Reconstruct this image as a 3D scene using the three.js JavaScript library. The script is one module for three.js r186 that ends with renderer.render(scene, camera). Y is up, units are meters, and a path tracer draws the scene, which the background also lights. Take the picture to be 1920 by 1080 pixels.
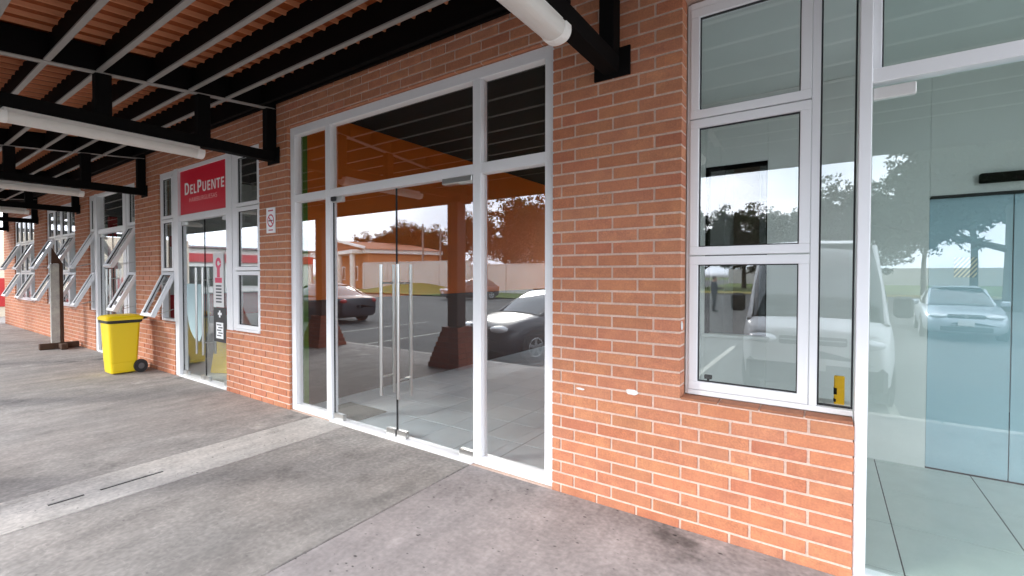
import * as THREE from 'three';
import { mergeGeometries } from 'three/addons/utils/BufferGeometryUtils.js';
import { MarchingCubes } from 'three/addons/objects/MarchingCubes.js';
import { ImprovedNoise } from 'three/addons/math/ImprovedNoise.js';

// ───────────────────────── camera, sky, sun, exposure ─────────────────────────
const scene = new THREE.Scene();
const camera = new THREE.PerspectiveCamera(64.33, 1920 / 1080, 0.05, 600);
camera.position.set(0, 1.5, 2.777);
camera.rotation.order = 'YXZ';
camera.rotation.set(-0.0192, 0.60007, 0.0008);
camera.setViewOffset(1920, 1080, 0, 9.1, 1920, 1080);

const renderer = new THREE.WebGLRenderer({ antialias: true });
renderer.toneMapping = THREE.LinearToneMapping;
renderer.toneMappingExposure = 2.62;
renderer.shadowMap.enabled = true;

const noiseGen = new ImprovedNoise();
const fbm = (x, y, z, n = 4) => { let a = 0, w = 0.5, t = 0; for (let i = 0; i < n; i++) { a += w * noiseGen.noise(x, y, z); t += w; w *= 0.5; x *= 2.03; y *= 2.03; z *= 2.03; } return a / t; };
const SUN = new THREE.Vector3(-0.60, 0.42, 0.70).normalize();
{
  const W = 1024, H = 512, d = new Float32Array(W * H * 4);
  for (let j = 0; j < H; j++) for (let i = 0; i < W; i++) {
    const el = ((j + 0.5) / H - 0.5) * Math.PI, az = ((i + 0.5) / W - 0.5) * 2 * Math.PI;
    const x = Math.cos(el) * Math.cos(az), y = Math.sin(el), z = Math.cos(el) * Math.sin(az);
    const yy = Math.max(y, 0.0), s = 1 / (yy + 0.25);
    let c = fbm(x * s * 1.1 + 7, 3.1, z * s * 1.1 + 2, 5);
    c = Math.min(1, Math.max(0, 0.5 + c * 1.5));
    const bright = 1.55 + 0.75 * c;
    const k = (j * W + i) * 4, blue = 1 - c;
    d[k] = bright * (0.955 - 0.15 * blue); d[k + 1] = bright * (0.985 - 0.07 * blue); d[k + 2] = bright * (1.05 + 0.03 * blue); d[k + 3] = 1;
    if (y < 0) { d[k] = 0.3; d[k + 1] = 0.3; d[k + 2] = 0.3; }
  }
  const sky = new THREE.DataTexture(d, W, H, THREE.RGBAFormat, THREE.FloatType);
  sky.mapping = THREE.EquirectangularReflectionMapping; sky.magFilter = THREE.LinearFilter; sky.needsUpdate = true;
  scene.background = sky; scene.environment = sky;
}
const sun = new THREE.DirectionalLight(new THREE.Color(1, 0.965, 0.91), 1.2);
sun.position.copy(SUN).multiplyScalar(60).add(new THREE.Vector3(-8, 0, 6));
sun.target.position.set(-8, 0, 6); sun.shadow.radius = 22; sun.castShadow = true;
Object.assign(sun.shadow.camera, { left: -45, right: 45, top: 45, bottom: -45, near: 1, far: 160 });
sun.shadow.mapSize.set(4096, 4096);
scene.add(sun, sun.target);

// ───────────────────────── helpers ─────────────────────────
let seed = 1234567;
const rnd = () => { seed |= 0; seed = seed + 0x6D2B79F5 | 0; let t = Math.imul(seed ^ seed >>> 15, 1 | seed); t = t + Math.imul(t ^ t >>> 7, 61 | t) ^ t; return ((t ^ t >>> 14) >>> 0) / 4294967296; };
const rr = (a, b) => a + (b - a) * rnd();
const names = {};
const numbered = n => { const k = names[n] = (names[n] ?? -1) + 1; return k ? `${n}_${String(k).padStart(3, '0')}` : n; };
function shade(o) { o.castShadow = o.receiveShadow = true; return o; }
function part(name, geo, mat, parent) { const m = shade(new THREE.Mesh(geo, mat)); m.name = name; parent.add(m); return m; }
function thing(name, label, category, pos = [0, 0, 0], turn = 0, group) {
  const g = new THREE.Group(); g.name = numbered(name); g.position.set(...pos); g.rotation.y = turn;
  g.userData = { label, category }; if (group) g.userData.group = group; scene.add(g); return g;
}
function single(name, geo, mat, label, category, group) {
  const m = shade(new THREE.Mesh(geo, mat)); m.name = numbered(name); m.userData = { label, category }; if (group) m.userData.group = group; scene.add(m); return m;
}
function struct(name, geo, mat) { const m = geo ? shade(new THREE.Mesh(geo, mat)) : new THREE.Group(); m.name = numbered(name); m.userData = { kind: 'structure' }; scene.add(m); return m; }
function copy(o, label, pos, turn = 0) {
  const c = o.clone(); c.name = numbered(o.name.replace(/_\d{3}$/, '')); c.userData = { ...o.userData, label }; c.position.set(...pos); c.rotation.y = turn; scene.add(c); return c;
}
// geometry from quads; every face its own flat normal; uv in metres by dominant axis
function quadGeo(quads, uvOff = [0, 0]) {
  const p = [], n = [], u = [], idx = []; let k = 0;
  const A = new THREE.Vector3(), B = new THREE.Vector3(), N = new THREE.Vector3();
  for (const q of quads) {
    A.set(q[1][0] - q[0][0], q[1][1] - q[0][1], q[1][2] - q[0][2]); B.set(q[2][0] - q[0][0], q[2][1] - q[0][1], q[2][2] - q[0][2]); N.crossVectors(A, B).normalize();
    const ax = Math.abs(N.x), ay = Math.abs(N.y), az = Math.abs(N.z);
    for (const v of q) {
      p.push(...v); n.push(N.x, N.y, N.z);
      if (az >= ax && az >= ay) u.push(v[0] + uvOff[0], v[1] + uvOff[1]); else if (ax >= ay) u.push(v[2] + uvOff[0], v[1] + uvOff[1]); else u.push(v[0] + uvOff[0], v[2] + uvOff[1]);
    }
    idx.push(k, k + 1, k + 2); if (q.length === 4) idx.push(k, k + 2, k + 3); k += q.length;
  }
  const g = new THREE.BufferGeometry();
  g.setAttribute('position', new THREE.Float32BufferAttribute(p, 3)); g.setAttribute('normal', new THREE.Float32BufferAttribute(n, 3)); g.setAttribute('uv', new THREE.Float32BufferAttribute(u, 2)); g.setIndex(idx); return g;
}
// box with chamfered edges (c = chamfer)
function cbox(x0, x1, y0, y1, z0, z1, c = 0.003, uvOff) {
  c = Math.min(c, (x1 - x0) / 3, (y1 - y0) / 3, (z1 - z0) / 3);
  const X = [x0, x1], Y = [y0, y1], Z = [z0, z1], s = [1, -1], q = [];
  const P = (i, j, k, ax) => [ax === 0 ? X[i] : X[i] + s[i] * c, ax === 1 ? Y[j] : Y[j] + s[j] * c, ax === 2 ? Z[k] : Z[k] + s[k] * c];
  const push = a => { q.push(a); };
  // faces
  push([P(0, 0, 1, 2), P(1, 0, 1, 2), P(1, 1, 1, 2), P(0, 1, 1, 2)]); push([P(1, 0, 0, 2), P(0, 0, 0, 2), P(0, 1, 0, 2), P(1, 1, 0, 2)]);
  push([P(1, 0, 1, 0), P(1, 0, 0, 0), P(1, 1, 0, 0), P(1, 1, 1, 0)]); push([P(0, 0, 0, 0), P(0, 0, 1, 0), P(0, 1, 1, 0), P(0, 1, 0, 0)]);
  push([P(0, 1, 1, 1), P(1, 1, 1, 1), P(1, 1, 0, 1), P(0, 1, 0, 1)]); push([P(0, 0, 0, 1), P(1, 0, 0, 1), P(1, 0, 1, 1), P(0, 0, 1, 1)]);
  // edges along z, x, y
  const fix = a => { // orient outward
    const cx = (x0 + x1) / 2, cy = (y0 + y1) / 2, cz = (z0 + z1) / 2;
    const e1 = a[1].map((v, i) => v - a[0][i]), e2 = a[2].map((v, i) => v - a[0][i]);
    const n = [e1[1] * e2[2] - e1[2] * e2[1], e1[2] * e2[0] - e1[0] * e2[2], e1[0] * e2[1] - e1[1] * e2[0]];
    const d = n[0] * (a[0][0] - cx) + n[1] * (a[0][1] - cy) + n[2] * (a[0][2] - cz); return d < 0 ? a.reverse() : a;
  };
  for (const i of [0, 1]) for (const j of [0, 1]) {
    push(fix([P(i, j, 0, 0), P(i, j, 1, 0), P(i, j, 1, 1), P(i, j, 0, 1)]));
    push(fix([P(0, i, j, 1), P(1, i, j, 1), P(1, i, j, 2), P(0, i, j, 2)]));
    push(fix([P(i, 0, j, 0), P(i, 1, j, 0), P(i, 1, j, 2), P(i, 0, j, 2)]));
    for (const k of [0, 1]) push(fix([P(i, j, k, 0), P(i, j, k, 1), P(i, j, k, 2)]));
  }
  return quadGeo(q, uvOff);
}
const box = (x0, x1, y0, y1, z0, z1) => cbox(x0, x1, y0, y1, z0, z1, 0.004);
function tube(pts, r, seg = 8, closed = false) { return new THREE.TubeGeometry(new THREE.CatmullRomCurve3(pts.map(p => new THREE.Vector3(...p)), closed, 'catmullrom', 0.1), Math.max(2, pts.length * 4), r, seg, closed); }
function cyl(x, y, z, r, h, axis = 'y', seg = 20, r2 = r) { const g = new THREE.CylinderGeometry(r2, r, h, seg); if (axis === 'x') g.rotateZ(Math.PI / 2); if (axis === 'z') g.rotateX(Math.PI / 2); g.translate(x, y, z); return g; }
const merge = a => mergeGeometries(a.map(g => { const h = g.index ? g.toNonIndexed() : g; for (const k of Object.keys(h.attributes)) if (!['position', 'normal', 'uv'].includes(k)) h.deleteAttribute(k); return h; }));
// ── textures
function dataTex(w, h, fn, srgb = true) {
  const d = new Uint8Array(w * h * 4);
  for (let j = 0; j < h; j++) for (let i = 0; i < w; i++) { const c = fn(i / w, j / h, i, j), k = (j * w + i) * 4; d[k] = c[0] * 255; d[k + 1] = c[1] * 255; d[k + 2] = c[2] * 255; d[k + 3] = 255; }
  const t = new THREE.DataTexture(d, w, h); t.wrapS = t.wrapT = THREE.RepeatWrapping; t.magFilter = THREE.LinearFilter; if (srgb) t.colorSpace = THREE.SRGBColorSpace; t.needsUpdate = true; return t;
}
const cl = (v, a = 0, b = 1) => Math.min(b, Math.max(a, v));
// seamless noise on a torus-like blend
function tnoise(u, v, f, s, n = 4) { const a = fbm(u * f + s, v * f, s, n), b = fbm((u - 1) * f + s, v * f, s, n), c = fbm(u * f + s, (v - 1) * f, s, n), d = fbm((u - 1) * f + s, (v - 1) * f, s, n); return (a * (1 - u) + b * u) * (1 - v) + (c * (1 - u) + d * u) * v; }
const M = {};
const std = (o) => new THREE.MeshStandardMaterial(o);
const lin = (r, g, b) => new THREE.Color().setRGB(r, g, b);
const rep = (t, x, y = x) => { const c = t.clone(); c.repeat.set(x, y); c.needsUpdate = true; return c; };
const clayTex = dataTex(512, 512, (u, v) => { const a = tnoise(u, v, 6, 3, 4), b = tnoise(u, v, 60, 9, 3), c = tnoise(u, v, 20, 19, 3); const k = cl(0.86 + a * 0.16 + b * 0.16 + c * 0.07); return [k, cl(k * (1 + a * 0.06)), cl(k * (0.98 - b * 0.05))]; });
const clayBump = dataTex(256, 256, (u, v) => { const b = 0.5 + tnoise(u, v, 40, 9, 4) * 0.6; return [b, b, b]; }, false);
const mortarTex = dataTex(256, 256, (u, v) => { const k = cl(0.88 + tnoise(u, v, 8, 2, 4) * 0.18 + tnoise(u, v, 50, 5, 2) * 0.14); return [k, k, k]; });
const plasterTex = dataTex(256, 256, (u, v) => { const k = cl(0.95 + tnoise(u, v, 4, 12, 5) * 0.07); return [k, k, k]; });
// walkway concrete: grey power-trowelled slab with stains, streaks running out from the wall, and dark specks
const specks = []; for (let i = 0; i < 900; i++) specks.push([rnd(), rnd(), rnd() * rnd() * 0.0045 + 0.0006, rr(0.3, 1)]);
function speckMap(N, list) { const a = new Float32Array(N * N); for (const [x, y, r, k] of list) { const R = Math.ceil(r * N) + 1; for (let j = -R; j <= R; j++) for (let i = -R; i <= R; i++) { const d = Math.hypot(i, j * (1 + k)) / (r * N); if (d < 1) { const q = (((y * N + j) | 0) + N) % N * N + (((x * N + i) | 0) + N) % N; a[q] = Math.max(a[q], k * (1 - d * d)); } } } return a; }
const SN = 1024, spk = speckMap(SN, specks), spkFew = speckMap(SN, specks.slice(0, 150));
function concrete(s, tint, specksIn, amt, extra) {
  return dataTex(SN, SN, (u, v, i, j) => {
    const big = tnoise(u, v, 3, s, 4), streak = (tnoise(u, v, 1, s + 4, 2) + fbm(u * 26 + s, v * 5, s, 4)) * 0.5, fine = tnoise(u, v, 120, s + 7, 2), mid = tnoise(u, v, 14, s + 8, 4);
    let k = 0.585 + big * 0.13 + streak * 0.15 + mid * 0.12 + fine * 0.14;
    const st = tnoise(u, v, 7, s + 20, 6); if (st > 0.17) k -= (st - 0.17) * 0.8;
    const wh = tnoise(u, v, 9, s + 31, 5); if (wh > 0.2) k += (wh - 0.2) * 0.7;
    k -= specksIn[j * SN + i] * amt; if (extra) k -= extra(u, v);
    k = cl(k, 0.12, 0.95); const warm = tnoise(u, v, 2.5, s + 40, 3);
    return [cl(k * (tint[0] + warm * 0.05)), cl(k * tint[1]), cl(k * (tint[2] - warm * 0.03))];
  });
}
const concBump = dataTex(512, 512, (u, v) => { const b = cl(0.5 + tnoise(u, v, 60, 3, 4) * 0.5 + tnoise(u, v, 9, 5, 3) * 0.4); return [b, b, b]; }, false);
const conc1 = concrete(2.3, [1.045, 1.0, 0.965], spkFew, 0.12), conc2 = concrete(11.7, [1.045, 0.99, 0.975], spk, 0.42);
const conc3 = concrete(7.9, [1.045, 1.0, 0.962], spkFew, 0.15, (u, v) => { const x = u / 0.28, z = v / 0.28, w = fbm(u * 18, v * 18, 3, 4); const a = cl(1.15 - Math.abs(x - 1.17 + w * 0.12) / 0.10) * cl(1.2 - Math.abs(z - 0.9 + w * 0.4) / 0.36); return cl(a * 1.6) * 0.085 * (0.75 + w) + (Math.abs(w) < 0.012 ? -0.04 : 0); });
const concM = (t, r, c = 1, off = 0) => { const a = rep(t, r); a.offset.set(off, off * 0.37); return std({ map: a, color: lin(c, c, c), roughness: 0.82, bumpMap: rep(concBump, 0.5), bumpScale: 0.0025 }); };
M.slabA = concM(conc1, 0.28, 0.86); M.slabB = concM(conc1, 0.31, 0.88, 0.41); M.slabC = concM(conc2, 0.3, 0.84, 0.2); M.strip = concM(conc2, 0.33, 1.25, 0.63); M.strip.color.setRGB(1.34, 1.4, 1.34); M.slabD = concM(conc3, 0.28, 0.86); M.joint = std({ color: lin(0.035, 0.033, 0.03), roughness: 1 });
const asphTex = dataTex(512, 512, (u, v) => { const k = cl(0.33 + tnoise(u, v, 5, 4, 4) * 0.12 + tnoise(u, v, 90, 6, 2) * 0.12 + tnoise(u, v, 18, 9, 3) * 0.07); return [k, k * 0.985, k * 0.96]; });
M.asphalt = std({ map: rep(asphTex, 0.12), roughness: 0.95 }); M.linePaint = std({ color: lin(0.6, 0.58, 0.5), roughness: 0.8, map: rep(mortarTex, 1) });
const grassTex = dataTex(256, 256, (u, v) => { const a = tnoise(u, v, 6, 4, 4), b = tnoise(u, v, 60, 8, 2); return [cl(0.34 + a * 0.12 + b * 0.14), cl(0.40 + a * 0.09 + b * 0.15), cl(0.15 + a * 0.05 + b * 0.06)]; });
M.grass = std({ map: rep(grassTex, 0.4), roughness: 1 });
M.brick = std({ map: rep(clayTex, 1.6), vertexColors: true, roughness: 0.86, bumpMap: rep(clayBump, 3), bumpScale: 0.0012 });
M.mortar = std({ map: rep(mortarTex, 1.5), color: lin(0.82, 0.6, 0.49), roughness: 0.95, bumpMap: rep(clayBump, 3), bumpScale: 0.002 });
M.white = new THREE.MeshPhysicalMaterial({ color: lin(0.79, 0.79, 0.8), roughness: 0.38, clearcoat: 0.2, clearcoatRoughness: 0.3 });
M.gasket = std({ color: lin(0.02, 0.02, 0.022), roughness: 0.7 });
const glass = (r, g, b, ior = 1.95) => new THREE.MeshPhysicalMaterial({ color: lin(r, g, b), transmission: 1, thickness: 0, roughness: 0, ior });
M.glass = glass(0.99, 0.995, 0.99); M.glassGreen = glass(0.94, 0.98, 0.965); M.glassDoor = glass(0.975, 0.99, 0.99);
M.glassEdge = std({ color: lin(0.05, 0.12, 0.1), roughness: 0.2 });
M.steel = std({ color: lin(0.62, 0.62, 0.6), metalness: 1, roughness: 0.28 });
M.alu = std({ color: lin(0.7, 0.68, 0.66), roughness: 0.4, metalness: 0.25 }); M.black = new THREE.MeshPhysicalMaterial({ color: lin(0.006, 0.0055, 0.0055), roughness: 0.7, specularIntensity: 0.12 });
M.galv = std({ color: lin(0.34, 0.32, 0.295), roughness: 0.55, metalness: 0.25, map: rep(plasterTex, 3) });
M.rib = std({ color: lin(0.66, 0.26, 0.12), roughness: 0.5 }); M.sheet = std({ color: lin(0.44, 0.085, 0.008), roughness: 0.6, map: rep(clayTex, 0.5) });
M.fixture = std({ color: lin(0.78, 0.76, 0.72), roughness: 0.45 }); M.diffuser = new THREE.MeshPhysicalMaterial({ color: lin(0.8, 0.77, 0.72), roughness: 0.35, transmission: 0.25, thickness: 0 });
M.orange = std({ color: lin(0.8, 0.2, 0.018), roughness: 0.7, map: rep(plasterTex, 0.6) }); M.dado = std({ color: lin(0.045, 0.018, 0.014), roughness: 0.6, map: rep(plasterTex, 0.6) });
M.blackPaint = std({ color: lin(0.012, 0.012, 0.013), roughness: 0.9 }); M.greenPaint = std({ color: lin(0.1, 0.22, 0.03), roughness: 0.7 });
M.plaster = std({ color: lin(0.8, 0.81, 0.79), roughness: 0.9, map: rep(plasterTex, 0.5) });
M.tileA = std({ color: lin(0.73, 0.81, 0.84), roughness: 0.34, map: rep(plasterTex, 1.3) }); M.tileB = std({ color: lin(0.70, 0.785, 0.82), roughness: 0.36, map: rep(plasterTex, 1.7) }); M.tileC = std({ color: lin(0.76, 0.83, 0.85), roughness: 0.33, map: rep(plasterTex, 1.1) });
M.grout = std({ color: lin(0.05, 0.055, 0.055), roughness: 1 });
M.pedMortar = std({ color: lin(0.2, 0.11, 0.08), roughness: 1 }); M.roofGrey = std({ color: lin(0.3, 0.3, 0.3), roughness: 0.9 });

// ───────────────────────── ground: lot, lawn, walkway ─────────────────────────
const LOT = -0.28, EDGE = 3.42;
{
  const lot = struct('parking_lot', quadGeo([[[-150, LOT, 160], [150, LOT, 160], [150, LOT, EDGE - 0.4], [-150, LOT, EDGE - 0.4]]]), M.asphalt);
  for (let k = -4; k <= 3; k++) { const x = -1.9 + k * 2.6; part('parking_line', quadGeo([[[x, LOT + 0.004, 9.4], [x + 0.1, LOT + 0.004, 9.4], [x + 0.1, LOT + 0.004, 4.4], [x, LOT + 0.004, 4.4]]]), M.linePaint, lot); }
  const base = struct('ground', quadGeo([[[-300, -0.5, 300], [300, -0.5, 300], [300, -0.5, -300], [-300, -0.5, -300]]]), M.grass);
  // walkway: cast slabs with joints between them
  const walk = struct('walkway'); const edges = [-34, -24.5, -18.9, -13.4, -8.9, -4.44];
  const zs0 = 0.0, zs1 = EDGE - 0.13;
  for (let i = 0; i < edges.length - 1; i++) part('slab', cbox(edges[i] + 0.004, edges[i + 1] - 0.004, -0.2, 0, zs0, zs1, 0.006), i % 2 ? M.slabA : M.slabB, walk);
  // pale infill strip with two slots left open in it
  const sb = (x0, x1, y1, z0, z1) => cbox(x0, x1, -0.2, y1, z0, z1, 0.0003);
  part('infill_strip', merge([sb(-4.436, -3.885, 0.002, zs0, 1.42), sb(-4.436, -4.16, 0.002, 1.42, 2.05), sb(-4.122, -3.885, 0.002, 1.42, 2.05), sb(-4.16, -4.122, 0.002, 1.79, 1.87), sb(-4.436, -3.885, 0.002, 2.05, zs1)]), M.strip, walk);
  for (const [a, b] of [[1.421, 1.789], [1.871, 2.049]]) part('slot_filler', cbox(-4.159, -4.123, -0.2, -0.003, a, b, 0.0004), M.joint, walk);
  part('slab', cbox(-3.879, -2.305, -0.2, 0, zs0, zs1, 0.006, [3.571, 0]), M.slabD, walk);
  part('slab', cbox(-2.297, 3.2, -0.2, 0, zs0, zs1, 0.006), M.slabC, walk);
  part('slab', cbox(3.208, 12, -0.2, 0, zs0, zs1, 0.006), M.slabB, walk);
  part('bedding', box(-34, 12, -0.3, -0.15, -0.004, zs1), M.joint, walk).position.y = -0.0;
  struct('yard', box(-34, -20.62, -0.2, -0.004, -8, -0.002), M.slabB);
  const kerb = struct('kerb');
  for (let x = -34; x < 12; x += 1) part('kerb_stone', cbox(x + 0.003, x + 0.997, LOT - 0.15, 0.0, EDGE - 0.128, EDGE, 0.015), M.strip, kerb);
}

// ───────────────────────── shop building ─────────────────────────
// openings in the brick wall: [x0, x1, y0, y1]
const U3 = { l: -12.15, r: -9.55, d0: -11.78, d1: -10.2 }, U2 = { l: -8.56, r: -5.5, d0: -7.98, d1: -6.36 };
const OPEN = [
  [-0.70, 0.125, 0.775, 3.12], [0.125, 5.6, 0, 3.12],
  [-4.89, -1.56, 0, 3.105],
  [U2.l, U2.d0, 0.785, 3.05], [U2.d0, U2.d1, 0, 3.05], [U2.d1, U2.r, 0.785, 3.05],
  [U3.l, U3.d0, 0.785, 3.05], [U3.d0, U3.d1, 0, 3.05], [U3.d1, U3.r, 0.785, 3.05],
  [-15.5, -13.05, 0.785, 3.05], [-19.1, -16.7, 0.785, 3.05],
];
const WX0 = -20.6, WX1 = 6.4, WTOP = 3.7;
const building = thing('shop_building', 'long single-storey orange brick shop building with white-framed glass shopfronts', 'building');
{ // mortar body, built from boxes that tile the wall round the openings (5 mm wider openings than the bricks)
  const e = 0.005, holes = OPEN.map(o => [o[0] - e, o[1] + e, o[2] - e, o[3] + e]);
  const xs = [...new Set([WX0, WX1, ...holes.flatMap(o => [o[0], o[1]])])].sort((a, b) => a - b), gs = [];
  for (let i = 0; i < xs.length - 1; i++) {
    const a = xs[i], b = xs[i + 1], m = (a + b) / 2, hs = holes.filter(o => o[0] < m && o[1] > m).sort((p, q) => p[2] - q[2]);
    let y = -0.2; for (const h of hs) { if (h[2] > y + 0.001) gs.push([a, b, y, h[2]]); y = Math.max(y, h[3]); }
    if (y < WTOP) gs.push([a, b, y, WTOP]);
  }
  part('wall', merge(gs.map(g => quadGeo([
    [[g[0], g[2], -0.006], [g[1], g[2], -0.006], [g[1], g[3], -0.006], [g[0], g[3], -0.006]], [[g[1], g[2], -0.15], [g[0], g[2], -0.15], [g[0], g[3], -0.15], [g[1], g[3], -0.15]],
    [[g[1], g[2], -0.006], [g[1], g[2], -0.15], [g[1], g[3], -0.15], [g[1], g[3], -0.006]], [[g[0], g[2], -0.15], [g[0], g[2], -0.006], [g[0], g[3], -0.006], [g[0], g[3], -0.15]],
    [[g[0], g[3], -0.006], [g[1], g[3], -0.006], [g[1], g[3], -0.15], [g[0], g[3], -0.15]], [[g[0], g[2], -0.15], [g[1], g[2], -0.15], [g[1], g[2], -0.006], [g[0], g[2], -0.006]]]))), M.mortar, building);
}
{ // bricks
  const CH = 0.0788, Y0 = 0.053 - CH, PITCH = 0.266, J = 0.0135;
  const list = [];
  const subtract = (r, o) => { // r minus o
    if (o[0] >= r[1] || o[1] <= r[0] || o[2] >= r[3] || o[3] <= r[2]) return [r];
    const out = [];
    if (o[0] > r[0]) out.push([r[0], o[0], r[2], r[3]]); if (o[1] < r[1]) out.push([o[1], r[1], r[2], r[3]]);
    const a = Math.max(r[0], o[0]), b = Math.min(r[1], o[1]);
    if (o[2] > r[2]) out.push([a, b, r[2], o[2]]); if (o[3] < r[3]) out.push([a, b, o[3], r[3]]);
    return out;
  };
  for (let k = 0; Y0 + k * CH < WTOP - 0.1; k++) {
    const y0 = Y0 + k * CH + J / 2, y1 = y0 + CH - J, phase = (k % 2 === 0) ? -1.227 : -1.126; // k=0 is the course cut by the floor
    const n0 = Math.floor((WX0 - phase) / PITCH);
    for (let n = n0; phase + n * PITCH < WX1; n++) {
      const x0 = Math.max(WX0, phase + n * PITCH + J / 2), x1 = Math.min(WX1, phase + (n + 1) * PITCH - J / 2);
      let rs = [[x0, x1, Math.max(y0, -0.01), y1]];
      for (const o of OPEN) rs = rs.flatMap(r => subtract(r, o));
      for (const r of rs) for (const o of OPEN) if (r[3] > o[2] && r[2] < o[3]) { if (o[0] - r[1] > 0 && o[0] - r[1] < 0.036) r[1] = o[0]; if (r[0] - o[1] > 0 && r[0] - o[1] < 0.036) r[0] = o[1]; }
      for (const r of rs) if (r[1] - r[0] > 0.018 && r[3] - r[2] > 0.012) {
        const edge = OPEN.some(o => (Math.abs(o[0] - r[1]) < 0.02 || Math.abs(o[1] - r[0]) < 0.02) && r[3] > o[2] && r[2] < o[3]) || OPEN.some(o => (Math.abs(o[2] - r[3]) < 0.02 || Math.abs(o[3] - r[2]) < 0.02) && r[1] > o[0] && r[0] < o[1]);
        list.push({ r, edge });
      }
    }
  }
  camera.updateMatrixWorld(); camera.updateProjectionMatrix();
  const v = new THREE.Vector3();
  for (const b of list) {
    const px = [[b.r[0], b.r[2]], [b.r[1], b.r[2]], [b.r[1], b.r[3]], [b.r[0], b.r[3]]].map(([x, y]) => { v.set(x, y, 0).project(camera); return [v.x * 960, v.y * 540]; });
    let a = 0; for (let i = 0; i < 4; i++) { const p = px[i], q = px[(i + 1) % 4]; a += p[0] * q[1] - p[1] * q[0]; }
    const cx = (px[0][0] + px[2][0]) / 2, cy = (px[0][1] + px[2][1]) / 2; b.size = Math.abs(cx) < 1000 && Math.abs(cy) < 560 ? Math.abs(a) : 0;
    const k = rr(0.92, 1.06), w = rnd(), red = w < 0.1 ? 0.86 : w > 0.93 ? 1.06 : rr(0.96, 1.04);
    const col = [0.66 * k * (red < 0.9 ? 0.95 : 1), 0.262 * k * red, 0.145 * k * red * rr(0.94, 1.06)];
    const pr = rr(-0.0008, 0.0012);
    const g = cbox(b.r[0], b.r[1], b.r[2], b.r[3], b.edge ? -0.10 : -0.03, pr, 0.002, [rr(0, 3), rr(0, 3)]);
    const n = g.attributes.position.count, c = new Float32Array(n * 3); for (let i = 0; i < n; i++) c.set(col, i * 3);
    g.setAttribute('color', new THREE.BufferAttribute(c, 3)); b.g = g;
  }
  list.sort((a, b) => b.size - a.size);
  list.slice(0, 300).forEach(b => part('brick', b.g, M.brick, building));
  const restM = part('brickwork', mergeGeometries(list.slice(300).map(b => b.g.toNonIndexed())), M.brick, building); restM.userData.kind = 'stuff';
  // flat header bricks along the window ledges
  const ledge = (x0, x1, y) => { const n = Math.round((x1 - x0) / 0.215); for (let i = 0; i < n; i++) { const a = x0 + (x1 - x0) * i / n + 0.004, c = x0 + (x1 - x0) * (i + 1) / n - 0.004, g = cbox(a, c, y - 0.012, y + 0.001, -0.10, -0.001, 0.002, [rr(0, 3), rr(0, 3)]), k = rr(0.6, 0.72), col = new Float32Array(g.attributes.position.count * 3); for (let j = 0; j < col.length; j += 3) { col[j] = 0.66 * k; col[j + 1] = 0.262 * k; col[j + 2] = 0.145 * k; } g.setAttribute('color', new THREE.BufferAttribute(col, 3)); part('ledge_brick', g, M.brick, building); } };
  ledge(-0.70, 0.125, 0.776);
  // two chips of white filler plugging old fixing holes
  const chip = (x, y, w, h) => { const s = new THREE.Shape(); for (let i = 0; i < 12; i++) { const a = i / 12 * 6.283, r = rr(0.6, 1.1); s[i ? 'lineTo' : 'moveTo'](Math.cos(a) * w * r, Math.sin(a) * h * r); } const g = new THREE.ExtrudeGeometry(s, { depth: 0.004, bevelEnabled: false }); g.translate(x, y, 0); return g; };
  part('filler_patch', chip(-0.995, 0.765, 0.045, 0.022), M.plaster, building); part('filler_patch', chip(-1.345, 0.735, 0.03, 0.008), M.plaster, building);
  part('filler_patch', chip(-0.69, 1.2, 0.006, 0.03), M.plaster, building);
}
part('roof', box(WX0 - 0.2, WX1 + 0.2, 3.71, 3.9, -8, -0.01), M.roofGrey, building);
{ // rear wall with glazed openings
  const H = [[-20, -16.6, 1.0, 2.85], [-16, -12.8, 1.0, 2.85], [-12.2, -9.6, 1.0, 2.85], [-8.8, -5.3, 1.0, 2.85], [-4.65, -1.55, 0.3, 3.1]]; let x = WX0;
  for (const h of H) { part('rear_wall', box(x, h[0], -0.2, 3.71, -8, -7.85), M.plaster, building); part('rear_wall', box(h[0], h[1], -0.2, h[2], -8, -7.85), M.plaster, building); part('rear_wall', box(h[0], h[1], h[3], 3.71, -8, -7.85), M.plaster, building); x = h[1];
    const f = new THREE.Group(); f.name = 'rear_window'; building.add(f); part('pane', quadGeo([[[h[0], h[2], -7.92], [h[1], h[2], -7.92], [h[1], h[3], -7.92], [h[0], h[3], -7.92]]]), M.glass, f); const n = 3; for (let i = 1; i < n; i++) { const c = h[0] + (h[1] - h[0]) * i / n; part('mullion', box(c - 0.03, c + 0.03, h[2], h[3], -7.96, -7.88), M.white, f); } }
  part('rear_wall', box(x, WX1, -0.2, 3.71, -8, -7.85), M.plaster, building);
}
part('end_wall', box(WX0, WX0 + 0.15, -0.2, 3.71, -7.85, -0.152), M.plaster, building); part('end_wall', box(WX1 - 0.15, WX1, -0.2, 3.71, -7.85, -0.152), M.plaster, building);

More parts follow.
